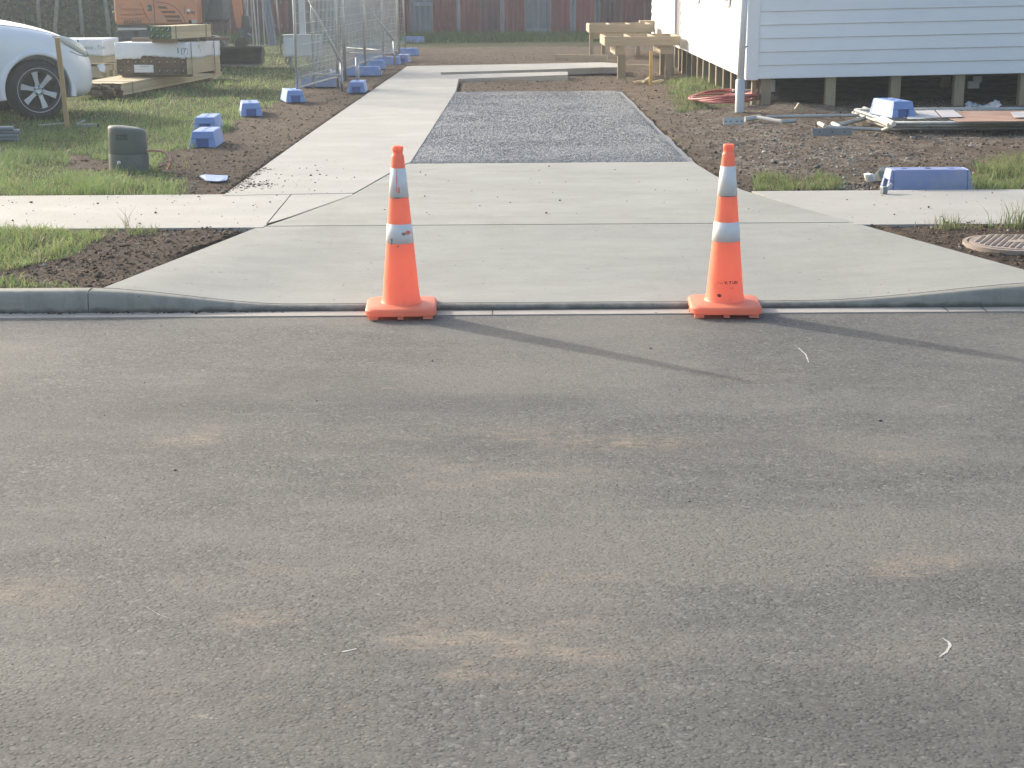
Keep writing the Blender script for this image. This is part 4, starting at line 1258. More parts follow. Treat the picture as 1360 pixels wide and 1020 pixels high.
bpy.data.objects.remove(body); bpy.data.objects.remove(cut)
for pl in bme.polygons: pl.use_smooth = True
bme.set_sharp_from_angle(angle=math.radians(38))
link('body', bme, M_CARWHITE, car)
from mathutils.bvhtree import BVHTree
_bm = bmesh.new(); _bm.from_mesh(bme); _tree = BVHTree.FromBMesh(_bm)
def drop(x, y, side=False):
    hit = _tree.ray_cast(Vector((x, -3, y)), Vector((0, 1, 0))) if side else _tree.ray_cast(Vector((x, y, 4)), Vector((0, 0, -1)))
    return hit[0]
for sgn in (-1, 1):
    pts_ = [drop(x_, sgn * (.74 - .10 * max(0, x_ - .1))) for x_ in np.linspace(.52, -.70, 16)]
    pts_ = [p_ for p_ in pts_ if p_]
    if len(pts_) > 3: MB().tube(pts_, .0045, 5).build('bonnet_gap', M_TRIM, car)
pts_ = [drop(x_, z_, True) for x_, z_ in ((.43, .80), (.48, .78), (.54, .755), (.60, .74), (.66, .73), (.70, .725))]
pts_ = [p_ for p_ in pts_ if p_]
if len(pts_) > 2: MB().tube(pts_, .0045, 5).build('bumper_seam', M_TRIM, car)
pts_ = [drop(x_, z_, True) for x_, z_ in ((-.78, .36), (-.80, .6), (-.80, .8), (-.79, .98))]
pts_ = [p_ for p_ in pts_ if p_]
if len(pts_) > 2: MB().tube(pts_, .005, 5).build('door_gap', M_TRIM, car)
_bm.free()
# inner arch liners and floor so no daylight shows through
for wx in (0, -2.66):
    MB().box(wx - .45, wx + .45, -.595, .595, .30, .80).build('arch_liner', M_ARCH, car)
# cabin
prof = [(-.72, 1.09), (-1.42, 1.60), (-1.75, 1.665), (-2.4, 1.685), (-3.2, 1.64), (-3.42, 1.55), (-3.62, 1.08)]
def hwz(z): return .845 - .215 * ((z - 1.08) / .6)
m = MB()
for s in (-1, 1):
    for (x, z) in prof: m.v.append(Vector((x, s * hwz(z), z)))
n = len(prof); m.f.append(list(range(n))); m.f.append([n + i for i in range(n)][::-1])
for i in range(n): m.f.append([i, (i + 1) % n, n + (i + 1) % n, n + i])
cab = m.build('cabin', M_CARWHITE, car, bevel=.05, seg=3)
def cabin_window(poly, s, name='side_window'):
    m = MB(); pts = [Vector((x, s * (hwz(z) + .004), z)) for x, z in poly]
    pts2 = [Vector((q_.x, q_.y - s * .02, q_.z)) for q_ in pts]; k = len(pts)
    m.v = pts + pts2; m.f = [list(range(k)), list(range(k, 2 * k))[::-1]] + [[i, (i + 1) % k, k + (i + 1) % k, k + i] for i in range(k)]
    return m.build(name, M_GLASS, car)
for s in (-1, 1):
    cabin_window([(-.98, 1.14), (-1.52, 1.54), (-2.05, 1.575), (-2.08, 1.14)], s)
    cabin_window([(-2.16, 1.14), (-2.14, 1.578), (-2.85, 1.57), (-2.95, 1.16)], s)
    cabin_window([(-3.02, 1.18), (-2.93, 1.565), (-3.25, 1.53), (-3.42, 1.2)], s)
m = MB(); ws = [(-.80, 1.135, .74), (-1.38, 1.555, .60)]
m.face([(ws[0][0] + .012, -ws[0][2], ws[0][1] + .022), (ws[0][0] + .012, ws[0][2], ws[0][1] + .022), (ws[1][0] + .012, ws[1][2], ws[1][1] + .022), (ws[1][0] + .012, -ws[1][2], ws[1][1] + .022)])
m.build('windscreen', M_GLASS, car).modifiers.new('s', 'SOLIDIFY').thickness = .01
def arc(cx, cz, r, a0, a1, y, n=22): return [(cx + r * math.cos(math.radians(a0 + (a1 - a0) * i / n)), y, cz + r * math.sin(math.radians(a0 + (a1 - a0) * i / n))) for i in range(n + 1)]
for wx in (0, -2.66):
    for s in (-1, 1):
        m = MB()
        A0, A1, N_ = -12, 192, 30
        for i in range(N_ + 1):
            a = math.radians(A0 + (A1 - A0) * i / N_)
            for (r_, yy) in ((.412, .80), (.412, .915), (.425, .925), (.47, .912), (.505, .885), (.505, .80)):
                nx = wx + r_ * math.cos(a); tp_ = 0
                if wx == 0 and nx > .2: tp_ = (nx - .2) * .42
                m.v.append(Vector((nx, s * (yy - tp_), .36 + r_ * math.sin(a))))
        for i in range(N_):
            for k in range(5): a = i * 6 + k; m.f.append([a, a + 6, a + 7, a + 1])
        m.build('wheel_arch_flare', M_CARWHITE, car, smooth=True)
        w = MB().lathe([(.22, -.10), (.262, -.115), (.31, -.112), (.345, -.095), (.360, -.06), (.362, 0), (.360, .06), (.345, .095), (.31, .112), (.262, .115), (.22, .10)], 44, Matrix.Rotation(math.pi / 2, 4, 'X'), caps=False).build('wheel_tyre', M_TYRE, car, smooth=True, loc=(wx, s * .78, .36))
        w.name = 'wheel'
        MB().lathe([(.228, .09), (.266, .112), (.260, .119), (.246, .10), (.238, .02), (.238, -.10)], 44, Matrix.Rotation(math.pi / 2 * (1 if s < 0 else -1), 4, 'X'), caps=False).build('rim', M_ALLOY, w, smooth=True)
        MB().lathe([(.213, -.02), (.10, -.015), (.02, -.015)], 32, Matrix.Rotation(math.pi / 2 * (1 if s < 0 else -1), 4, 'X')).build('brake_disc', M_ARCH, w)
        for k in range(6):
            a = math.radians(100 + k * 60 + (7 if k % 2 else 0)); c_, s_ = math.cos(a), math.sin(a)
            m = MB()
            for (r_, hw_, dep) in ((.035, .028, .088), (.12, .026, .092), (.246, .042, .099)):
                for sg in (-1, 1): m.v.append(Vector((r_ * c_ - sg * hw_ * s_, s * dep, r_ * s_ + sg * hw_ * c_)))
                for sg in (-1, 1): m.v.append(Vector((r_ * c_ - sg * hw_ * .8 * s_, s * (dep - .03), r_ * s_ + sg * hw_ * .8 * c_)))
            for j in range(2):
                b_ = j * 4
                m.f += [[b_, b_ + 1, b_ + 5, b_ + 4], [b_ + 2, b_ + 6, b_ + 7, b_ + 3], [b_, b_ + 4, b_ + 6, b_ + 2], [b_ + 1, b_ + 3, b_ + 7, b_ + 5]]
            m.build('spoke', M_ALLOY, w, bevel=.004)
        m = MB().lathe([(.062, .06), (.066, .086), (.055, .097), (.028, .10), (.02, .094)], 24, Matrix.Rotation(math.pi / 2 * (1 if s < 0 else -1), 4, 'X')); m.build('hub', M_ALLOY, w, smooth=True)
        for k in range(5):
            a = math.radians(90 + 72 * k); MB().lathe([(.011, .09), (.011, .102), (.007, .102)], 8, Matrix.Translation((.047 * math.cos(a), 0, .047 * math.sin(a))) @ Matrix.Rotation(math.pi / 2 * (1 if s < 0 else -1), 4, 'X')).build('wheel_nut', M_TRIM, w)
for s in (-1, 1):
    # swept headlamp wrapping the front corner
    m = MB(); pr = [(.22, .845, .985, .010), (.34, .835, .945, .040), (.46, .795, .895, .058), (.57, .735, .835, .062), (.66, .665, .785, .055), (.74, .56, .735, .02)]
    for (x, y, z, hgt) in pr:
        for k in range(8):
            an = 2 * math.pi * k / 8
            m.v.append(Vector((x + .014 * math.cos(an) * .5, s * (y + .016 + .010 * math.cos(an)), z + hgt * math.sin(an))))
    for i in range(len(pr) - 1):
        for k in range(8): a = i * 8; m.f.append([a + k, a + (k + 1) % 8, a + 8 + (k + 1) % 8, a + 8 + k])
    m.f.append(list(range(8))); m.f.append(list(range(40, 48)))
    m.build('headlight', M_LAMP, car, smooth=True)
    MB().lathe([(.012, .0), (.018, .006), (.012, .012)], 16, Matrix.Translation((-.52, s * .903, .80)) @ Matrix.Rotation(-s * math.pi / 2, 4, 'X'), sx=2.6).build('side_indicator', M_ALLOY, car, smooth=True)
    MB().box(-1.9, -1.7, s * .905 - .012, s * .905 + .022, .93, .955).build('door_handle', M_CARWHITE, car, bevel=.008)
    MB().box(-3.64, -3.45, s * .80 - .06, s * .80 + .05, .85, 1.25).build('tail_light', M_RED, car, bevel=.02)
    mm = MB().box(-1.12, -.98, s * 1.0 - .10, s * 1.0 + .10, 1.10, 1.25); mm.build('mirror', M_CARWHITE, car, bevel=.04, seg=3)
MB().box(.72, .842, -.30, .30, .42, .54).build('grille', M_TRIM, car, bevel=.01)
# door gaps
for s in (-1, 1):
    for x in (-.82, -1.98): MB().box(x - .004, x + .004, s * .902 - .006, s * .902 + .006, .34, 1.06).build('door_gap', M_TRIM, car)

# ------------------------------------------------------------------ excavator
M_EXO = pm('excavator_orange', (.62, .255, .13), (.54, .22, .115), 3, .5, dirt=(.42, .25, .17), dscale=3)
M_EXDK = pm('excavator_grey', (.10, .115, .13), (.075, .085, .10), 4, .55, dirt=(.14, .12, .10))
M_STEEL = pm('bucket_steel', (.045, .043, .042), (.075, .068, .06), 5, .6, metal=.3, dirt=(.13, .10, .075))
ye = 30.2
L0, R0 = A(153, 33, ye), A(263, 33, ye)
zg = gz(-6.5, ye)
ex = empty('excavator', (L0.x, ye, zg), 0, 'orange excavator behind the timber packs with its bucket on the grass', 'excavator')
W = R0.x - L0.x; zb_ = L0.z - zg
def EX(px, py, dy=0):
    q_ = A(px, py, ye + dy); return Vector((q_.x - L0.x, dy, q_.z - zg))
m = MB(); m.prism([(.02, zb_ + .0), (W, zb_), (W, 1.95), (.10, 1.95), (.0, 1.6), (-.01, zb_ + .06)], 0, 1.55, Matrix(((1, 0, 0, 0), (0, 0, 1, 0), (0, 1, 0, 0), (0, 0, 0, 1)))); m.build('engine_cover', M_EXO, ex, bevel=.05, seg=3)
MB().box(.55, 1.9, .62, 1.5, zb_ + .02, 2.75).build('cab', M_EXDK, ex, bevel=.06)
MB().box(.62, 1.905, .60, .61, 1.7, 2.6).build('cab_window', M_GLASS, ex)
MB().box(.02, W - .1, .1, 1.5, zb_ - .11, zb_ - .005).build('turntable_plate', M_EXDK, ex, bevel=.01)
MB().box(.04, .58, -.012, .06, zb_ - .10, zb_ - .055).build('bright_edge', M_ALLOY, ex, bevel=.006)
for dy in (-.05, 1.15):
    for i in range(5): MB().lathe([(.13, 0), (.13, .30)], 20, Matrix.Translation((.05 + i * .36, dy, .28)) @ Matrix.Rotation(-math.pi / 2, 4, 'X')).build('track_roller', M_STEEL, ex)
    pts = []
    for i in range(13): a = math.radians(90 + 180 * i / 12); pts.append((.0 + .29 * math.cos(a), .30 + .29 * math.sin(a)))
    for i in range(13): a = math.radians(-90 + 180 * i / 12); pts.append((1.55 + .29 * math.cos(a), .30 + .29 * math.sin(a)))
    inn = []
    for (x, z) in pts: inn.append((.775 + (x - .775) * .93, .30 + (z - .30) * .80))
    m = MB(); k = len(pts)
    for yy in (dy - .02, dy + .32):
        for x, z in pts + inn: m.v.append(Vector((x, yy, z)))
    for i in range(k):
        j = (i + 1) % k
        m.f += [[i, j, 2 * k + j, 2 * k + i], [k + i, 3 * k + i, 3 * k + j, k + j], [i, k + i, k + j, j], [2 * k + i, 2 * k + j, 3 * k + j, 3 * k + i]]
    m.build('track', M_STEEL, ex)
for (px) in (158.5, 181):
    c_ = EX(px, 45, -.03); MB().lathe([(.055, 0), (.055, .02), (.035, .02)], 16, Matrix.Translation((c_.x, -.02, c_.z)) @ Matrix.Rotation(math.pi / 2, 4, 'X')).build('frame_hole', M_STEEL, ex)
MB().box(.0, .95, -.018, .3, EX(155, 50).z - .3, zb_ - .115).build('side_frame', M_EXDK, ex, bevel=.01)
# left grille ribs, right slots, seams
for (x0, x1, y_) in ((162, 190, 10), (161.5, 192, 16.5), (160, 194, 22.5)):
    a_, b_ = EX(x0, y_), EX(x1, y_); MB().box(a_.x, b_.x, -.035, .01, a_.z - .035, a_.z + .028).build('grille_rib', M_EXO, ex, bevel=.014)
for (x0, x1, y_, s0, s1) in ((209, 222, 10, 0, -2.0), (213, 232, 16, 0, 0), (217, 238, 22, 0, 0), (220, 241, 27.5, 0, 0)):
    a_, b_ = EX(x0, y_ - 1.6), EX(x1 + s1, y_ - 1.6); c_, d_ = EX(x1 + 1.2, y_ + 1.6), EX(x0 + 3, y_ + 1.6)
    m = MB(); f_ = [Vector((v.x, -.004, v.z)) for v in (a_, b_, c_, d_)]
    m.v = f_ + [v + Vector((0, .03, 0)) for v in f_]; m.f = [[0, 1, 2, 3], [7, 6, 5, 4], [0, 4, 5, 1], [1, 5, 6, 2], [2, 6, 7, 3], [3, 7, 4, 0]]
    m.build('vent_slot', pm('slot_dark', (.16, .075, .05), None, 5, .8) if 'slot_dark' not in MATS else MATS['slot_dark'], ex)
a_, b_ = EX(203.5, 0), EX(204.5, 33); MB().box(a_.x, a_.x + .012, -.004, .02, zb_ + .02, 1.9).build('door_seam', M_EXDK, ex)
pts = [EX(x, y_) for x, y_ in ((207, 3), (216, 3.5), (226, 6), (235, 12), (241, 19), (247, 31))]
MB().tube([(v.x, -.001, v.z) for v in spline(pts, 4)], .006, 5).build('panel_seam', M_EXDK, ex)
pts = [EX(x, y_) for x, y_ in ((186, 3), (190, 12), (195, 22), (199, 29))]
MB().tube([(v.x, .0, v.z) for v in spline(pts, 4)], .006, 5).build('panel_seam', MATS['slot_dark'], ex)
a_ = EX(244.5, 9); b_ = EX(244.5, 18); MB().box(a_.x - .006, a_.x + .006, -.003, .02, b_.z, a_.z).build('panel_seam', M_EXDK, ex)
a_, b_ = EX(196, 6.5), EX(201.5, 14.5); MB().box(a_.x, b_.x, -.02, .01, b_.z, a_.z).build('latch', M_EXDK, ex, bevel=.01)
a_ = EX(196.2, 10.6); MB().lathe([(.012, 0), (.015, .012), (.008, .016)], 12, Matrix.Translation((a_.x + .015, -.021, a_.z)) @ Matrix.Rotation(math.pi / 2, 4, 'X')).build('lock', M_ALLOY, ex)
M_EXTXT = pm('excavator_print', (.07, .035, .028), None, 9, .7)
a_ = EX(164.5, 31.2); flat_text('EXCAVAT', .075, M_EXTXT, ex, (a_.x, -.003, a_.z), (1, 0, 0), (0, 0, 1), bold=.003)
a_ = EX(248, 18.8); flat_text('#103', .075, M_EXTXT, ex, (a_.x, -.003, a_.z), (1, 0, 0), (0, 0, 1), bold=.002)
a_, b_ = EX(248.5, 12), EX(252.5, 15.5); MB().box(a_.x, b_.x, -.004, .01, b_.z, a_.z).build('sticker', M_STAPLE, ex)
a_, b_ = EX(250.5, 26.5), EX(254.5, 31.2); MB().box(a_.x, b_.x, -.004, .01, b_.z, a_.z).build('sticker', M_EXTXT, ex)
a_, b_ = EX(255, 26), EX(261, 31.2); MB().box(a_.x, b_.x, -.004, .01, b_.z, a_.z).build('sticker', pm('sticker_pale', (.50, .44, .38), None, 20, .6), ex)
# swing post, boom, arm and bucket
YB = .62
def pris(name, pts, y0_, y1_, mat, bevel=.012):
    m = MB(); m.prism([(v[0], v[1]) for v in pts], y0_, y1_, Matrix(((1, 0, 0, 0), (0, 0, 1, 0), (0, 1, 0, 0), (0, 0, 0, 1))))
    return m.build(name, mat, ex, bevel=bevel)
f2 = lambda px, py: (EX(px, py, YB).x, EX(px, py, YB).z)
pris('swing_post', [f2(258, 36), f2(270, 36), f2(274, 22), f2(279, 0), (f2(280, 0)[0] + .03, 2.2), (f2(264, 0)[0], 2.2), f2(264, 0), f2(259, 20)], YB - .16, YB + .16, M_EXDK)
xa, za = f2(276, 0)
xs_, zs_ = f2(306, 0)
pris('boom', [(xa - .28, 1.7), (xa + .02, 1.62), (xa + .18, 2.55), (xs_ - .02, 3.1), (xs_ + .18, 3.05), (xs_ + .16, 3.28), (xs_ - .15, 3.38), (xa + .0, 2.85)], YB - .11, YB + .11, M_EXO)
pris('arm', [f2(308, 0), f2(322, 0), f2(322, 26), f2(321, 37), f2(316.5, 38), f2(312, 24), (xs_ - .0, 1.9), (xs_ - .04, 3.3), (xs_ + .17, 3.3), (xs_ + .22, 1.9)][:0] or [(xs_ + .17, 3.3), (xs_ - .04, 3.3), (xs_ - .0, 2.0), f2(309, 0), f2(312, 24), f2(316.5, 38), f2(321.5, 37), f2(322, 20), f2(320.5, 0), (xs_ + .22, 2.0)], YB - .09, YB + .09, M_EXO)
MB().tube([(f2(323, -20)[0], YB - .02, f2(323, -20)[1]), (f2(326, 20)[0], YB - .02, f2(326, 20)[1])], .025, 8).build('bucket_ram', M_ALLOY, ex, smooth=True)
pris('linkage', [f2(323, 20), f2(331, 21), f2(333, 34), f2(329, 44), f2(334, 47), f2(330, 56), f2(318, 42), f2(316, 38), f2(324, 36)], YB - .1, YB + .1, M_EXDK)
pris('hitch', [f2(313, 61), f2(314, 53), f2(319, 48), f2(324, 50), f2(326, 58), f2(329, 62)], YB - .12, YB + .12, M_STEEL)
pris('hitch_link', [f2(322, 50), f2(326, 48), f2(331, 58), f2(326, 61)], YB - .07, YB + .07, M_STEEL)
# bucket: trough open to the viewer with curved back and two cheeks
bl, br = EX(282, 84, YB).x, EX(348, 84, YB).x
zt_, zb2 = EX(320, 62, YB).z, max(EX(320, 86, YB).z, .0)
prf = [(YB - .28, zb2 + .0), (YB - .05, zb2 + .0), (YB + .18, zb2 + .06), (YB + .28, zb2 + .2), (YB + .18, zt_ - .02), (YB - .05, zt_)]
m = MB()
for x in (bl, br):
    for (y_, z_) in prf: m.v.append(Vector((x, y_, z_)))
    for (y_, z_) in prf:
        cy, cz = YB - .05, (zb2 + zt_) / 2; m.v.append(Vector((x, cy + (y_ - cy) * .93, cz + (z_ - cz) * .90)))
k = len(prf)
for i in range(k - 1): m.f += [[i, i + 1, 2 * k + i + 1, 2 * k + i], [k + i, 3 * k + i, 3 * k + i + 1, k + i + 1]]
m.f += [[0, 2 * k, 3 * k, k], [k - 1, 2 * k - 1, 4 * k - 1, 3 * k - 1]]
bk = m.build('bucket', M_STEEL, ex)
for x in (bl - .02, br - .0):
    m = MB(); m.prism([(y_, z_) for y_, z_ in prf], x, x + .022, Matrix(((0, 0, 1, 0), (1, 0, 0, 0), (0, 1, 0, 0), (0, 0, 0, 1)))); m.build('bucket_cheek', M_STEEL, bk)
MB().box(bl - .03, br + .06, YB - .34, YB - .24, zb2 - .005, zb2 + .022).build('cutting_edge', pm('worn_steel', (.20, .18, .155), None, 8, .5, metal=.4), bk)
MB().box(bl, br, YB - .1, YB + .02, zt_ - .03, zt_ + .012).build('lip_bar', M_STEEL, bk)

# ------------------------------------------------------------------ rear fence, leaning sheet, hedge
def mat_iron(name, c1, c2, pale):
    m = NT(name); co = m.coord('Object', (1, 1, .35)); oi = m.n('ObjectInfo').outputs['Random']
    ad = m.n('VectorMath'); ad.operation = 'ADD'; m.l(co, ad.inputs[0]); cx = m.n('CombineXYZ'); m.l(m.math('MULTIPLY', oi, 53), cx.inputs[0]); m.l(m.math('MULTIPLY', oi, 17), cx.inputs[2]); m.l(cx.outputs[0], ad.inputs[1])
    c = m.mix(m.ramp(m.noise(ad.outputs[0], 2.2, 6, .6), [(.3, 0.0), (.7, 1.0)]), c1, c2)
    st = m.n('VectorMath'); st.operation = 'MULTIPLY'; m.l(ad.outputs[0], st.inputs[0]); st.inputs[1].default_value = (9, 1, .6)
    c = m.mix(m.ramp(m.noise(st.outputs[0], 1.6, 5, .6), [(.55, 0.0), (.75, .7)]), c, pale)
    hv = m.n('HueSaturation'); m.l(c, hv.inputs['Color']); m.l(m.math('ADD', m.math('MULTIPLY', oi, .5), .72), hv.inputs['Value'])
    m.base(hv.outputs[0]); m.set(Roughness=.55, Metallic=.1); return m.m


M_REDIRON = mat_iron('red_iron', (.22, .055, .055), (.15, .045, .05), (.30, .17, .16))
M_GREYIRON = mat_iron('grey_iron', (.20, .21, .24), (.145, .155, .18), (.33, .34, .36))
M_DARKIRON = mat_iron('dark_iron', (.125, .05, .052), (.085, .04, .045), (.17, .10, .10))
M_POSTW = pm('grey_post', (.22, .21, .20), (.16, .155, .15), 5, .85)


def corr(w, h, n, amp=.016):
    m = MB(); s = n * 6
    for i in range(s + 1):
        x = w * i / s; y_ = amp * math.cos(2 * math.pi * i / 6)
        m.v += [Vector((x, y_, 0)), Vector((x, y_, h))]
    for i in range(s): m.f.append([2 * i, 2 * i + 2, 2 * i + 3, 2 * i + 1])
    return m.mesh('sheet')


FY = 45.6
fence = empty('iron_fence', (0, FY, gz(0, 44)), 0, 'old red corrugated iron fence with grey patched sheets along the back', 'fence')
edges = [250, 282, 306, 331, 357, 383, 408, 432, 458, 483, 515, 545, 575, 607, 611.5, 639, 665, 670, 697, 732, 757, 765, 790, 797, 826, 856, 888, 915, 945, 975, 1005, 1035]
kinds = 'DDRDRDDGGRRGRGRDGRGRGRGDRDRRDRR'
x_prev = -17.5
px_x = lambda p: A(p, 40, FY).x
while x_prev < px_x(250) - .3:
    w = min(.78, px_x(250) - x_prev); o = link('sheet', corr(w - .003, 2.0, 10), M_DARKIRON, fence, loc=(x_prev, RND.uniform(-.012, .012), 0)); x_prev += w
for i, (a_, b_) in enumerate(zip(edges, edges[1:])):
    xa_, xb_ = px_x(a_), px_x(b_); w = xb_ - xa_
    mt = {'R': M_REDIRON, 'G': M_GREYIRON, 'D': M_DARKIRON}[kinds[i % len(kinds)]]
    link('sheet', corr(w - .004, 2.0 + RND.uniform(-.03, .03), max(1, round(w / (.16 if w > .3 else .08)))), mt, fence, loc=(xa_, (-.045 if w < .3 else RND.uniform(-.015, .015)), RND.uniform(-.05, .02)))
for xx in np.arange(-17, 8.2, 2.4): MB().box(xx - .05, xx + .05, .05, .15, 0, 2.05).build('post', M_POSTW, fence)
for z in (.35, 1.0, 1.75): MB().box(-17.5, 8.2, .022, .048, z, z + .09).build('rail', M_POSTW, fence)
a_, b_ = A(697, 38, FY), A(732, 46, FY); MB().box(a_.x, b_.x, -.05, -.03, b_.z - fence.location.z, a_.z - fence.location.z).build('patch_board', M_GREYIRON, fence)
a_, b_ = A(549, 3, FY), A(575, 8, FY); MB().box(a_.x, b_.x, -.05, -.03, b_.z - fence.location.z, a_.z - fence.location.z).build('patch_board', M_GREYIRON, fence)

t = empty('leaning_sheet', (A(356, 44, 41).x, 41, gz(-6, 41)), 0, 'narrow weathered grey iron sheet leaning against the red fence', 'iron sheet')
t.rotation_euler = (math.radians(-14), math.radians(-9), 0)
link('sheet', corr(.22, 2.2, 3, .014), M_GREYIRON, t)
M_BATTEN = pm('weathered_batten', (.34, .33, .32), (.25, .24, .235), 7, .8, vary=.3)
for i, (x0, y0_, x1, y1_) in enumerate(((331, 0, 336, 22), (339, 0, 344, 46), (346, 0, 351, 45), (326, 0, 329, 18), (352.5, 0, 356, 45), (334, 0, 341, 44))):
    bt = GP(x1, 47); bt.y = 41 + .15 * i; bt.z = gz(bt.x, bt.y); sc_ = bt.y
    bx = A(x1, 45, sc_).x; dx = (A(x0, 0, sc_).x - bx) / (A(x0, 0, sc_).z - .12) * 2.1
    tag(MB().bar((0, 0, 0), (dx, .55, 2.1), .035, .03).build('leaning_batten', M_BATTEN, loc=(bx, bt.y, bt.z), bevel=.003), ['leftmost but one thin batten leaning right of the digger arm', 'batten leaning in the middle of the row by the grey sheet', 'batten just left of the leaning grey sheet', 'leftmost short batten beside the digger arm', 'batten touching the left edge of the grey sheet', 'slanting batten crossing behind the middle of the row'][i], 'batten', 'battens leaning by the grey sheet')

# hedge with pale stems
hb = Vector((-15.5, 40.5, gz(-12, 40)))
hedge = empty('hedge', hb, 0, 'dark leafy hedge row behind the white car', 'hedge')
n = 48000
hx = NPR.uniform(-6.5, 6.4, n); hz = NPR.random(n) ** .9 * 3.6
wv = .75 + .45 * fbm(hx * .8, hz * .8, 3, 70) * 2 - .10 * hz
hy = NPR.uniform(-1, 1, n); hy = np.sign(hy) * np.abs(hy) ** .35 * np.clip(wv, .25, 1.6)
keep = (hz < 3.2 + .8 * fbm(hx * .7, hx * .3, 3, 71)) & (hx < 5.75 + .5 * fbm(hz * 1.3, hx * 0, 2, 73)); hx, hy, hz = hx[keep], hy[keep], hz[keep]; n = len(hx)
sz = NPR.uniform(.035, .085, n)
e1 = NPR.normal(0, 1, (n, 3)); e1 /= np.linalg.norm(e1, axis=1)[:, None]; e2_ = np.cross(e1, NPR.normal(0, 1, (n, 3))); e2_ /= np.linalg.norm(e2_, axis=1)[:, None]
cc = np.stack([hx, hy, hz], 1)
Vv = np.stack([cc - e1 * sz[:, None], cc + e2_ * sz[:, None] * .55, cc + e1 * sz[:, None], cc - e2_ * sz[:, None] * .55], 1).reshape(-1, 3)
Tq = np.arange(n * 4).reshape(n, 4)
cl = np.array([.045, .075, .026]) * NPR.uniform(.5, 1.6, (n, 1)); 
o = tris_mesh('foliage', Vv, Tq, M_LEAF, np.repeat(cl, 4, 0)); o.parent = hedge
m = MB(); nx_, nz_ = 40, 12
for s in (-1, 1):
    for i in range(nx_ + 1):
        for k in range(nz_ + 1):
            x_ = -6.4 + 11.9 * i / nx_; z_ = 3.1 * k / nz_
            m.v.append(Vector((x_, s * (.34 + .10 * math.sin(x_ * 3 + z_ * 4) + .06 * math.sin(x_ * 11 + z_ * 7)) * (1 - .5 * (k / nz_) ** 3), z_)))
for s in range(2):
    for i in range(nx_):
        for k in range(nz_): a = s * (nx_ + 1) * (nz_ + 1) + i * (nz_ + 1) + k; m.f.append([a, a + nz_ + 1, a + nz_ + 2, a + 1])
m.build('shade_core', pm('hedge_shade', (.035, .045, .022), (.02, .026, .014), 6, .9, bump=.05, bscale=8), hedge, smooth=True)  # dark solid core stands in for the shade among the leaves
M_STEM = pm('pale_stem', (.24, .235, .19), (.15, .15, .12), 8, .85)
for (x0, y0_, x1, y1_) in ((71, -4, 68.5, 36), (101, 2, 105, 38), (135, 2, 140, 34), (45, 5, 46, 12)):
    a_, b_ = A(x0, y0_, 39.35), A(x1, y1_, 39.35)
    MB().tube([(b_.x - hb.x, -.85, max(b_.z - hb.z - .5, 0)), (b_.x - hb.x, -.85, b_.z - hb.z), ((a_.x + b_.x) / 2 - hb.x + .02, -.9, (a_.z + b_.z) / 2 - hb.z), (a_.x - hb.x, -.8, a_.z - hb.z), (a_.x - hb.x + .02, -.3, a_.z - hb.z + .8)], [.05, .05, .048, .045, .03], 8).build('stem', M_STEM, hedge, smooth=True)

# ------------------------------------------------------------------ house
M_WBOARD = NT('white_weatherboard'); _m = M_WBOARD; _co = _m.coord('Object'); _oi = _m.n('ObjectInfo').outputs['Random']
_c = _m.mix(_m.ramp(_m.noise(_co, 1.6, 5), [(.35, 0.0), (.75, 1.0)]), (.79, .80, .80), (.73, .745, .75))
_c = _m.mix(_m.ramp(_m.noise(_co, 30, 4, .7), [(.70, 0.0), (.78, .5)]), _c, (.50, .50, .49))
_hv = _m.n('HueSaturation'); _m.l(_c, _hv.inputs['Color']); _m.l(_m.math('ADD', _m.math('MULTIPLY', _oi, .05), .975), _hv.inputs['Value'])
_m.base(_hv.outputs[0]); _m.set(Roughness=.42); _m.bump(_m.noise(_m.coord('Object', (.4, .4, 6)), 12, 4), .0012); M_WBOARD = _m.m
M_WTRIM = pm('white_trim', (.80, .81, .81), (.75, .76, .77), 3, .45)
M_PILE = wood('pile_timber', (.36, .29, .19), (.26, .205, .135), 2, .3)
M_DPIPE = pm('downpipe_white', (.78, .79, .80), (.73, .74, .75), 5, .4)
M_DPIPEG = pm('downpipe_grey', (.47, .49, .50), (.42, .44, .45), 5, .45)
M_ROOF = pm('roof_iron', (.16, .165, .17), None, 4, .5)
HF = 20.3
cL = A(993.5, 105, HF); cR = A(1360, 98, HF)
hz0 = cL.z - .0
SLOPE = (cR.z - A(1007, 106, HF).z) / (cR.x - A(1007, 106, HF).x)
far_pt = P(904.7, 64.3, hz0)
ydir = (far_pt.xy - cL.xy); SL = ydir.length; hang = math.atan2(ydir.y, ydir.x) - math.pi / 2
house = empty('house', (cL.x, HF, .12), hang, 'white weatherboard house raised on timber piles', 'house')
z0 = hz0 - .12; HW = 6.2; HD = 17.0; WH = 2.55
CB = .165
# front boards
tanS = SLOPE + math.tan(hang)
nb = int(WH / CB)
for i in range(nb):
    zz = z0 + i * CB
    m = MB(); x0_, x1_ = .125, HW
    for x in (x0_, x1_):
        dz = SLOPE * x
        for (y_, z_) in ((-.028, zz + .004), (-.008, zz + CB + .012), (.0, zz + CB + .012), (.0, zz), (-.022, zz)):
            m.v.append(Vector((x, y_, z_ + dz)))
    m.f = [[0, 1, 6, 5], [1, 2, 7, 6], [2, 3, 8, 7], [3, 4, 9, 8], [4, 0, 5, 9], [0, 4, 3, 2, 1], [5, 6, 7, 8, 9]]
    m.build('weatherboard', M_WBOARD, house)
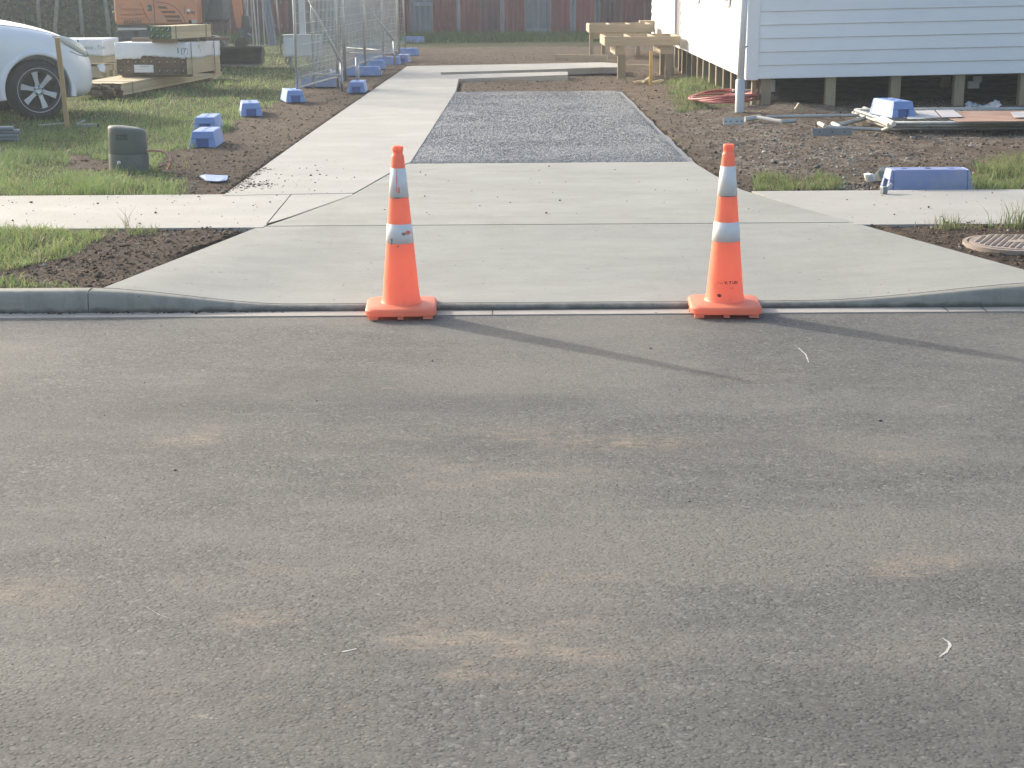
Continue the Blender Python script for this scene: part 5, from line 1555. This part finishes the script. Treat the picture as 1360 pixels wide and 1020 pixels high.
# left side boards
secs = [(.0, SL - .02, .0), (SL + 1.2, HD, .02)]
for (ya, yb, xo) in secs:
    for i in range(nb):
        zz = z0 + i * CB; m = MB()
        for y_ in (ya + (.07 if ya == 0 else 0), yb):
            for (x_, z_) in ((-.028, zz + .004), (-.008, zz + CB + .012), (.0, zz + CB + .012), (.0, zz), (-.022, zz)): m.v.append(Vector((xo + x_, y_, z_)))
        m.f = [[0, 1, 6, 5], [1, 2, 7, 6], [2, 3, 8, 7], [3, 4, 9, 8], [4, 0, 5, 9], [0, 4, 3, 2, 1], [5, 6, 7, 8, 9]]
        m.build('weatherboard', M_WBOARD, house)
# corner boards
MB().box(-.034, .122, -.036, -.0005, z0 - .012, z0 + WH).build('corner_board', M_WTRIM, house, bevel=.003)
MB().box(-.036, -.001, -.0003, .068, z0 - .012, z0 + WH).build('corner_board', M_WTRIM, house, bevel=.003)
MB().box(-.034, .20, SL - .018, SL + .03, z0 - .012, z0 + WH).build('corner_board', M_WTRIM, house, bevel=.003)
# core walls, floor, roof
m = MB(); m.box(.002, .10, .06, SL - .03, z0 + .03, z0 + WH); m.box(.12, HW, .002, .10, z0 + .09, z0 + WH); m.box(.052, .15, SL + .05, HD, z0 + .03, z0 + WH); m.box(.1, HW, HD - .1, HD, z0 + .03, z0 + WH); m.box(HW - .1, HW, .1, HD, z0 + .06, z0 + WH)
m.build('wall_frame', M_WTRIM, house)
M_DARKF = pm('underfloor_timber', (.12, .10, .075), (.085, .07, .052), 4, .9)
MB().box(.11, HW - .11, .11, HD - .11, z0 + .10, z0 + .16).build('floor_deck', M_DARKF, house)
for k in range(int(HD / .9)):
    yy = .35 + k * .9
    MB().box(.12, HW - .15, yy, yy + .045, z0 + .0, z0 + .098).build('joist', M_DARKF, house)
m = MB(); ov = .45; rz_ = z0 + WH
m.v = [Vector(v) for v in ((-ov, -ov, rz_ - .02), (HW + ov, -ov, rz_ - .02), (HW + ov, HD + ov, rz_ - .02), (-ov, HD + ov, rz_ - .02), (HW / 2, 2.6, rz_ + 1.35), (HW / 2, HD - 2.6, rz_ + 1.35))]
m.f = [[3, 2, 1, 0], [0, 1, 4], [1, 2, 5, 4], [2, 3, 5], [3, 0, 4, 5]]
m.build('roof', M_ROOF, house)
MB().box(-ov - .02, HW + ov, -ov - .02, -ov + .0, rz_ - .18, rz_ - .021).build('fascia', M_WTRIM, house)
# doorway: flat panel coloured dark for the shade inside
m = MB(); MB().box(-.004, .05, SL + .04, SL + 1.0, z0 + .10, z0 + 2.2).build('door_opening', pm('doorway_shade', (.17, .15, .165), None, 3, .7), house)
MB().box(-.05, .05, SL + .04, SL + 1.0, z0 + .05, z0 + .098).build('door_sill', M_WTRIM, house, bevel=.004)
MB().box(-.045, .05, SL + 1.005, SL + 1.195, z0 + .0, z0 + 2.3).build('door_jamb', M_WTRIM, house)
MB().box(-.02, .05, SL + .04, SL + 1.0, z0 - .01, z0 + .048).build('door_skirt', M_WTRIM, house)
# windows on the side wall: only their lower trim shows in frame
def wall_y(px): # distance along the wall seen at this pixel column
    best = min((abs((lambda w_: 680 + FPX * (w_ - _C).dot(_R) / (w_ - _C).dot(_d))(house_pt(0, t_, z0 + .6)) - px), t_) for t_ in np.linspace(0, SL, 400)); return best[1]
def house_pt(x, y_, z):
    return Vector((cL.x + x * math.cos(hang) - y_ * math.sin(hang), HF + x * math.sin(hang) + y_ * math.cos(hang), .12 + z))
for (pl_, pr_, py_) in ((919, 931.5, 4), (957, 972, 9.5)):
    yb_, ya_ = wall_y(pl_), wall_y(pr_); mid = (ya_ + yb_) / 2
    zz = A(pr_, py_, house_pt(0, ya_, 0).y).z - .12
    w_ = empty_w = MB().box(-.060, -.03, ya_, yb_, zz, zz + .045).build('window_sill', M_WTRIM, house, bevel=.003)
    MB().box(-.052, -.03, ya_, ya_ + .085, zz + .046, zz + .95).build('window_frame', M_WTRIM, w_, bevel=.003)
    MB().box(-.052, -.03, yb_ - .085, yb_, zz + .046, zz + .95).build('window_frame', M_WTRIM, w_, bevel=.003)
    MB().box(-.052, -.03, ya_ + .086, yb_ - .086, zz + .85, zz + .95).build('window_frame', M_WTRIM, w_, bevel=.003)
    MB().box(-.052, -.03, ya_ + .086, yb_ - .086, zz + .046, zz + .08).build('window_frame', M_WTRIM, w_, bevel=.003)
    MB().box(-.036, -.03, ya_ + .086, yb_ - .086, zz + .081, zz + .849).build('window_pane', M_GLASS, w_)
# piles along the front
for px in (1016, 1101.5, 1187, 1271, 1357, 1440, 1525):
    xx = A(px, 120, HF + .1).x - cL.x
    MB().box(xx - .062, xx + .062, .03, .155, -.25, z0 + .004 + SLOPE * xx).build('pile', M_PILE, house, bevel=.004)
# piles down the left side
for k in range(18):
    yy = .95 + k * .93
    if k < 17: MB().box(.012 + (.02 if yy > SL else 0), .112 + (.02 if yy > SL else 0), yy - .05, yy + .05, -.35, z0 + .028).build('pile', M_PILE, house, bevel=.003)
for yy in (1.42, 4.2, 6.0): MB().box(.30, .42, yy, yy + .12, -.3, z0).build('pile', M_PILE, house)
xx = A(1002, 125, HF).x - cL.x
MB().box(xx - .02, xx + .035, .10, .19, -.2, z0 + .02).build('jack_stud', M_PILE, house)
for i_ in range(3):
    for k in range(5): MB().box(1.4 + i_ * 1.6, 1.52 + i_ * 1.6, 2.2 + k * 2.6, 2.32 + k * 2.6, -.3, z0 + .1).build('pile', M_PILE, house)
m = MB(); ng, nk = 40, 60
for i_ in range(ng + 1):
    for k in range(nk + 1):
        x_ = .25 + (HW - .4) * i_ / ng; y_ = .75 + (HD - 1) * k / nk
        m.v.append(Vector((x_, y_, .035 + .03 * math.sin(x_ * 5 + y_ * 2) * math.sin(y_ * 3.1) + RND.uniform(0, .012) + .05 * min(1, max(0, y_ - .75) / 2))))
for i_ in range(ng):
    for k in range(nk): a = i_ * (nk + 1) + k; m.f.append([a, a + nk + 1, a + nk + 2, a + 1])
gs = m.build('dark_ground_layer', pm('near_black_layer', (.018, .02, .026), (.025, .028, .034), 3, .5), None, smooth=True, loc=house.location, rot=(0, 0, hang))  # near-black layer added so the gap under the floor comes out dark
tag(gs, 'near-black layer added over the ground in the gap under the house', 'ground sheet')
# brackets hanging under the floor
for (a_, b_, c_, d_) in ((1291, 100, 1302, 109), (1284, 108, 1298.5, 117)):
    u, v = A(a_, b_, HF + .5), A(c_, d_, HF + .5)
    MB().box(u.x - cL.x, v.x - cL.x, .5, .53, v.z - .12, u.z - .12).build('hanging_bracket', M_DPIPEG, house, bevel=.003)
u, v = A(1018, 106, HF + .25), A(1029, 122, HF + .25); MB().box(u.x - cL.x, v.x - cL.x, .25, .35, v.z - .12, u.z - .12).build('hanging_bracket', M_DPIPEG, house, bevel=.006)
# downpipe
dp = P(983, 148, .15); ypl = HF + .12
yd = dp.y + .06
tdp = empty('downpipe', (A(983, 120, yd).x, yd, .06), 0, 'white downpipe with a wider grey lower pipe at the house corner', 'downpipe')
zj = A(983, 106, yd).z - .06
MB().lathe([(.056, 0), (.056, zj), (.050, zj + .005)], 24).build('lower_pipe', M_DPIPEG, tdp, smooth=True).data.set_sharp_from_angle(angle=math.radians(50))
MB().tube([(0, 0, zj - .03), (.055, .06, 2.6)], .043, 20).build('upper_pipe', M_DPIPE, tdp, smooth=True)
zc = A(989, 63, yd).z - .06; sc_ = zc / 2.6
MB().lathe([(.042, zc - .014), (.042, zc + .014)], 20, Matrix.Translation((.055 * sc_, .06 * sc_, 0))).build('pipe_clip', M_DPIPEG, tdp)
MB().bar((.03, .06, zc), (.12, .32, zc), .012, .02).build('clip_arm', M_DPIPEG, tdp)

# ------------------------------------------------------------------ deck frames
M_DECK = wood('deck_timber', (.44, .36, .25), (.35, .28, .19), 0, .2)
def deck_frame(y_, pxl, pxr, pyt, pyb, depth, label, joists, dx_back=0):
    a_, b_ = A(pxl, pyt, y_), A(pxr, pyb, y_); z1, z2 = b_.z, a_.z
    t = empty('deck_frame', (a_.x, y_, 0), 0, label, 'deck frame', 'timber landing frames at the house')
    w = b_.x - a_.x
    MB().box(0, w, 0, .045, z1, z2).build('front_beam', M_DECK, t, bevel=.003)
    MB().box(0, w, depth - .045, depth, z1, z2).build('rear_beam', M_DECK, t, bevel=.003)
    for i in range(joists):
        x = (w - .045) * i / (joists - 1)
        MB().box(x, x + .045, .047, depth - .047, z1 + .001, z2 - (.0 if i in (0, joists - 1) else .004)).build('joist', M_DECK, t, bevel=.003)
    return t, w, z1


dk, w, zb3 = deck_frame(28.3, 803, 904, 48.7, 60.5, 1.5, 'nearer timber landing frame on posts at the white side wall', 4)
def dk_post(t, px0, px1, ytop, ybase, y_, dy, ox, mat=None):
    a_, b_ = A(px0, ytop, y_ + dy), A(px1, ybase, y_ + dy)
    MB().box(a_.x - ox, b_.x - ox, dy, dy + .12, -.15, a_.z).build('post', mat or M_PILE, t, bevel=.004)
u, v = A(817, 61, 28.36), A(830, 73, 28.36)
ox = dk.location.x
MB().box(u.x - ox, v.x - ox, .05, 1.45, v.z, zb3 - .001).build('bearer', M_DECK, dk, bevel=.003)
dk_post(dk, 820.5, 831, 73, 106, 28.3, .06, ox)
dk_post(dk, 820.5, 831, 73, 106, 28.3, 1.25, ox)
u, v = A(877, 61, 28.36), A(894, 72, 28.36)
MB().box(u.x - ox, v.x - ox, .05, 1.45, v.z, zb3 - .001).build('bearer', M_DECK, dk, bevel=.003)
dk_post(dk, 884, 895, 72, 106, 28.3, .06, ox); dk_post(dk, 877, 888, 72, 104, 28.3, 1.25, ox)
dk2, w, zb4 = deck_frame(34.5, 782.5, 866, 32.5, 43, 1.4, 'farther timber landing frame beyond the nearer one', 4)
ox2 = dk2.location.x
dk_post(dk2, 783, 788, 43, 72, 34.5, .05, ox2); dk_post(dk2, 799, 804, 43, 72, 34.5, 1.2, ox2); dk_post(dk2, 845, 850, 43, 72, 34.5, .05, ox2)
u, v = A(788, 43.5, 34.6), A(860, 51, 34.6); MB().box(u.x - ox2, v.x - ox2, .10, .145, v.z, zb4 - .001).build('bearer', M_DECK, dk2)
u, v = A(847, 26.5, 37), A(866, 34, 37)
tag(MB().box(0, v.x - u.x, 0, .3, -.12, u.z - v.z).build('timber_block', M_DECK, loc=(u.x, 36.4, v.z), bevel=.004), 'pale timber offcut on the farther landing frame beside the wall', 'timber')
# formwork boards on the ground at the back
a_, b_ = P(737, 79, .10), P(816, 80.5, .10)
tag(MB().box(0, b_.x - a_.x, 0, .05, 0, .145).build('formwork_board', M_DECK, loc=(a_.x, a_.y, .06), rot=(0, 0, math.atan2(b_.y - a_.y, b_.x - a_.x)), bevel=.003), 'long formwork board on edge behind the cross path', 'board')
a_, b_ = P(810, 86, .08), P(864, 88, .08)
tag(MB().bar(a_, b_, .06, .05).build('ground_batten', M_DECK, bevel=.003), 'pale batten lying on soil under the nearer landing', 'batten')
# survey peg and sticks beside it
p = GP(864, 113); tp = A(864.5, 68, p.y)
M_PEG = wood('peg_timber', (.55, .36, .12), (.45, .29, .09), 2)
tag(MB().box(-.024, .024, -.02, .02, -.05, tp.z - p.z).build('survey_peg', M_PEG, loc=p, bevel=.003), 'yellow survey peg standing in soil before the nearer landing', 'peg')
for (x0, y0_, x1, y1_, l) in ((840, 112, 862, 110, 'thin pale offcut lying left of the yellow peg'), (866, 112, 880, 110.5, 'short yellowish offcut lying right of the yellow peg'), (852, 113, 862, 107, 'small pale stick propped against the yellow peg')):
    a_, b_ = GP(x0, y0_), GP(x1, y1_); a_.z += .03; b_.z += .05
    tag(MB().bar(a_, b_, .035, .03).build('offcut', M_TIMBER, bevel=.003), l, 'offcut')

# ------------------------------------------------------------------ litter in front of the house
M_REDHOSE = pm('red_hose', (.42, .10, .095), (.34, .08, .08), 6, .5, dirt=(.40, .24, .21), dscale=8)
t = empty('hose_coil', GP(962, 139), 0, 'coil of dull red conduit on the ground beside the downpipe', 'hose')
cz = t.location
for k in range(6):
    pts = []; rx, ry = .38 + .012 * k, .62 + .03 * k
    for i in range(41):
        a = 2 * math.pi * i / 40
        pts.append((rx * math.cos(a) + .02 * math.sin(k * 2.1), ry * math.sin(a) + .04 * math.cos(k * 1.7), .035 + .012 * k + .02 * math.sin(a * 2 + k) + .035 * (1 + math.cos(a + .4))))
    MB().tube(pts, .0125, 7).build('loop', M_REDHOSE, t, smooth=True)
MB().box(.10, .42, -.05, .02, .17, .195).build('cable_tie', M_DPIPEG, t)
M_PLATEM = pm('galvanised_plate', (.46, .46, .43), (.38, .38, .355), 7, .6, metal=.2, dirt=(.28, .25, .2))
M_PLATED = pm('dull_steel_plate', (.20, .205, .20), (.16, .165, .16), 7, .6, metal=.2, dirt=(.22, .19, .15))
def plate(px0, py0, px1, py1, label, mat, ybase, name='holed_plate', nh=4):
    a_, b_ = P(px0, py1 - 2, .17), P(px1, py1, .15)
    t = empty(name, (a_.x, a_.y, gz(a_.x, a_.y) + .02), math.atan2(b_.y - a_.y, b_.x - a_.x), label, 'steel plate')
    w_ = (b_.xy - a_.xy).length; h_ = (py1 - py0 - 2) / FPX * a_.y
    t.rotation_euler[0] = math.radians(-25)
    MB().box(0, w_, 0, .012, 0, h_).build('plate', mat, t, bevel=.003)
    for i in range(nh): MB().lathe([(.008, 0), (.008, .002)], 10, Matrix.Translation((w_ * (i + .5) / nh + RND.uniform(-.01, .01), -.001, h_ * .45)) @ Matrix.Rotation(math.pi / 2, 4, 'X')).build('bolt_hole', M_HOLE, t)
    return t
plate(961, 152, 989, 164, 'pale plate with bolt holes lying left of the white tube', M_PLATEM, 18.5)
plate(1079, 166, 1132, 178, 'dark plate with bolt holes lying on soil by the tubes', M_PLATED, 17.5, nh=3)
M_WTUBE = pm('white_tube', (.68, .66, .60), (.58, .55, .49), 8, .45, dirt=(.40, .33, .26))
def gtube(name, x0, y0_, z0_, x1, y1_, z1_, r, mat, label, cat='pipe', group='loose tubes and rails in front of the house'):
    a_, b_ = P(x0, y0_, z0_), P(x1, y1_, z1_)
    o = MB().tube([a_, b_], r, 10).build(name, mat, smooth=True); o.data.set_sharp_from_angle(angle=math.radians(60))
    return tag(o, label, cat, group)
gtube('rail', 989, 158.5, .16, 1010, 155.5, .18, .03, M_PLATEM, 'short flat grey rail right of the pale holed plate')
gtube('white_tube', 1006, 156, .20, 1038, 161.5, .17, .022, M_WTUBE, 'short bright white tube lying near the downpipe')
gtube('grey_tube', 1037, 162, .16, 1056, 160.5, .16, .022, M_GALV, 'grey green tube stub touching the bright white tube')
gtube('fence_rail', 1018, 155, .18, 1156, 153, .20, .02, M_GALV, 'long thin galvanised rail lying parallel to the house')
gtube('dark_tube', 1112, 167, .15, 1156, 155, .2, .024, M_GALV, 'dull tube slanting back from the dark plate')
gtube('grey_tube', 1098, 169, .17, 1182, 173, .15, .02, M_GALV, 'galvanised tube running right from behind the dark plate')
gtube('white_tube', 1088, 164, .17, 1096, 168, .16, .024, M_WTUBE, 'left white tube end poking up behind the dark plate')
gtube('white_tube', 1106, 164, .18, 1116, 169, .16, .024, M_WTUBE, 'right white tube end poking up behind the dark plate')
gtube('white_tube', 1144, 148, .20, 1181, 166, .24, .026, M_WTUBE, 'front one of two dirty white tubes beside the blue block')
gtube('white_tube', 1148, 144, .20, 1187, 164.5, .27, .026, M_WTUBE, 'rear one of two dirty white tubes beside the blue block')
gtube('bent_tube', 1172, 173, .15, 1184, 168, .22, .018, M_GALV, 'small bent tube end below the white tubes')
# stacked fence panels lying flat
def flat_panel(x0, zt_, label, yo=0.0):
    a_ = P(x0, 166 + yo, zt_); ang_ = math.radians(1.0)
    t = empty('flat_mesh_fence', (a_.x, a_.y, zt_), ang_, label, 'mesh fence', 'fence panels lying flat in front of the house')
    L_, W_ = 3.2, 1.75
    for y_ in (0, W_): MB().tube([(0, y_, 0), (L_, y_, 0)], .021, 8).build('rail', M_GALV, t, smooth=True)
    for x_ in (0, L_): MB().tube([(x_, 0, 0), (x_, W_, 0)], .02, 8).build('post', M_GALV, t, smooth=True)
    m = MB()
    for i in range(1, 40): m.bar((L_ * i / 40, 0, .0), (L_ * i / 40, W_, 0), .0035, .0035)
    for i in range(1, 12): m.bar((0, W_ * i / 12, .004), (L_, W_ * i / 12, .004), .0035, .0035)
    m.build('wire_mesh', M_WIRE, t)['kind'] = 'stuff'
    return t
fp0 = flat_panel(1186, .155, 'lowest fence panel of the flat stack in front of the house', 5.5)
flat_panel(1184, .20, 'middle fence panel of the flat stack in front of the house', 1.5)
flat_panel(1188, .245, 'top fence panel of the flat stack under the blue block', -2)
M_CARD = pm('brown_board', (.36, .22, .16), (.30, .18, .13), 5, .85, dirt=(.45, .36, .28))
M_SHEET = pm('pale_sheet', (.50, .49, .49), (.45, .44, .45), 4, .6)
a_ = P(1258, 164, .265); 
tag(MB().box(0, 2.5, 0, 1.3, 0, .006).build('brown_sheet', M_CARD, loc=(a_.x + .15, a_.y + .12, .268), bevel=.002), 'reddish brown board lying on the flat fence panels', 'sheet')
for (pts, z_, l) in (([(1216, 147), (1240, 146), (1249, 155.5), (1226, 157)], .286, 'left pale square sheet on the flat fence panels'), ([(1243, 146), (1266, 145.5), (1279, 155), (1252, 155.5)], .288, 'right pale square sheet on the flat fence panels'), ([(1205, 154), (1224, 152), (1227, 157.5), (1205, 157.5)], .284, 'grey strip of sheet beside the blue block on the panels'), ([(1342, 149), (1372, 147), (1376, 155), (1348, 156)], .29, 'pale sheet at the right edge on the flat panels')):
    c = [P(x_, y_, z_) for x_, y_ in pts]; m = MB(); m.v = [Vector(v) for v in c] + [Vector(v) - Vector((0, 0, .005)) for v in c]
    m.f = [[0, 1, 2, 3], [7, 6, 5, 4]] + [[i, (i + 1) % 4, 4 + (i + 1) % 4, 4 + i] for i in range(4)]
    tag(m.build('pale_sheet', M_SHEET), l, 'sheet', 'pale sheets on the flat panels')
# crumpled white plastic
M_FILM = NT('plastic_film'); _m = M_FILM; _m.base((.68, .74, .80)); _m.set(Roughness=.25)
_tr = _m.n('BsdfTranslucent'); _tr.inputs[0].default_value = (.6, .66, .72, 1); _ms = _m.n('MixShader'); _ms.inputs[0].default_value = .35
_m.l(_m.b.outputs[0], _ms.inputs[1]); _m.l(_tr.outputs[0], _ms.inputs[2]); _m.l(_ms.outputs[0], _m.out.inputs['Surface']); M_FILM = _m.m
def film(pts_lo, pts_hi, y_lo, y_hi, label, seed):
    r_ = random.Random(seed); m = MB(); n_ = 14; k_ = 6
    def samp(pts, t_):
        i_ = min(int(t_ * (len(pts) - 1)), len(pts) - 2); f_ = t_ * (len(pts) - 1) - i_
        return (pts[i_][0] + (pts[i_ + 1][0] - pts[i_][0]) * f_, pts[i_][1] + (pts[i_ + 1][1] - pts[i_][1]) * f_)
    for i in range(n_ + 1):
        lo, hi = samp(pts_lo, i / n_), samp(pts_hi, i / n_)
        for k in range(k_ + 1):
            f_ = k / k_; y_ = y_lo + (y_hi - y_lo) * f_
            v = A(lo[0] + (hi[0] - lo[0]) * f_, lo[1] + (hi[1] - lo[1]) * f_, y_)
            m.v.append(v + Vector((0, r_.uniform(-.05, .05), r_.uniform(-.012, .012))))
    for i in range(n_):
        for k in range(k_): a = i * (k_ + 1) + k; m.f.append([a, a + k_ + 1, a + k_ + 2, a + 1])
    o = m.build('plastic_film', M_FILM, smooth=True); o.modifiers.new('s', 'SOLIDIFY').thickness = .003
    return tag(o, label, 'plastic sheet')
film([(1276, 151), (1300, 151), (1316, 150), (1324, 143), (1330, 139)], [(1283, 143), (1306, 140.5), (1314, 138), (1321, 132), (1329, 135)], 18.55, 19.2, 'crumpled white plastic sheet curling up under the house edge', 3)
film([(1281, 144), (1290, 143), (1302, 141)], [(1285, 134), (1293, 136.5), (1304, 140)], 19.3, 19.45, 'small grey plastic flap standing behind the crumpled white sheet', 4)
# blue block on top of the stack
b = P(1196, 157, .265); ang_ = math.radians(100)
fence_block(Vector((b.x - .02, b.y + .30, .268)), ang_, 'bright blue block sitting on the flat fence panels by the house', W=.27, H=.17)
# tan block and small litter by the piles
p = GP(1062, 145); t = MB().box(-.05, .05, -.02, .02, -.045, .045).build('wood_block', M_TIMBER, loc=p + Vector((0, 0, .06)), rot=(0, math.radians(35), .2), bevel=.004); tag(t, 'small tan wood block tipped on the soil under the house', 'wood block')
for (x_, y_, l, mt) in ((938, 153, 'thin pale splinter on soil below the red coil', M_TIMBER), (1223, 176, 'tiny white peg upright in soil before the flat panels', M_WTUBE)):
    p = GP(x_, y_); tag(MB().bar((-.06 if x_ < 1000 else 0, 0, .02 if x_ < 1000 else -.02), (.07 if x_ < 1000 else .003, .05, .04 if x_ < 1000 else .075), .02, .015).build('splinter', mt, loc=p, bevel=.002), l, 'splinter')
# clamp and crushed wrapper beside the footpath block
p = P(1176, 257, .152)
t = empty('fence_clamp', p, math.radians(20), 'small grey metal clamp at the left end of the footpath block', 'clamp')
MB().box(-.03, .01, -.015, .035, 0, .052).build('jaw', M_GREYPVC, t, bevel=.004)
MB().tube([(.01, .01, .03), (.05, .03, .045), (.08, .05, .06)], .012, 8).build('bolt', M_GALV, t, smooth=True)
p = GP(1153, 243); r_ = random.Random(2); m = MB(); m.v = [Vector(v) * 1.0 for v in ICO_V * .05]
for v in m.v: v *= r_.uniform(.5, 1.3)
m.f = [list(map(int, f)) for f in ICO_F]
tag(m.build('crushed_wrapper', M_STAPLE, loc=p + Vector((0, 0, .05))), 'crushed white wrapper in the grass left of the footpath block', 'wrapper')
p = GP(1172, 240); m = MB(); m.v = [Vector(v) for v in ICO_V * .09]
for v in m.v: v *= r_.uniform(.55, 1.25)
m.f = [list(map(int, f)) for f in ICO_F]
tag(m.build('crumpled_tarp', pm('tarp_green_grey', (.16, .19, .17), (.10, .12, .11), 12, .7), loc=p + Vector((0, 0, .05))), 'crumpled grey green tarp scrap behind the left end of the footpath block', 'tarp')

# ------------------------------------------------------------------ access cover at the right edge
M_IRONC = pm('cover_iron', (.30, .245, .205), (.25, .205, .17), 9, .75, bump=.002, bscale=60, dirt=(.17, .125, .09), dscale=6)
c = P(1352, 331, .105)
t = empty('access_cover', (c.x, c.y, .135), math.radians(12), 'round dusty metal access cover with raised blocks in the right verge', 'access cover')
MB().lathe([(.325, -.05), (.325, .012), (.300, .014), (.298, .006), (.285, .006), (.285, .016), (.02, .016)], 56).build('ring_and_plate', M_IRONC, t, smooth=True).data.set_sharp_from_angle(angle=math.radians(40))
bm_ = MB().box(-.017, .017, -.0065, .0065, .0165, .024, .002).mesh('raised_block'); bm_.materials.append(M_IRONC)
for i in range(-6, 7):
    for k in range(-9, 10):
        x_ = i * .048 + (.024 if k % 2 else 0); y_ = k * .030
        if math.hypot(x_, y_) < .255 and not (abs(x_ - .02) < .09 and abs(y_) < .05): link('raised_block', bm_, None, t, loc=(x_, y_, 0))
MB().box(-.06, .10, -.045, .045, .0165, .022, .002).build('name_plate', M_IRONC, t)

# ------------------------------------------------------------------ haze volume added to imitate veiling lens glare
m = NT('air'); m.t.nodes.remove(m.b)
pv = m.n('VolumePrincipled'); pv.inputs['Color'].default_value = (.78, .90, 1, 1); pv.inputs['Density'].default_value = .0018; pv.inputs['Anisotropy'].default_value = .45
m.l(pv.outputs[0], m.out.inputs['Volume'])
hz = MB().box(-70, 70, -30, 70, -1.2, 6.5).build('haze', m.m)
tag(hz, 'thin pale haze added over the site to imitate lens glare', 'haze', kind='stuff')
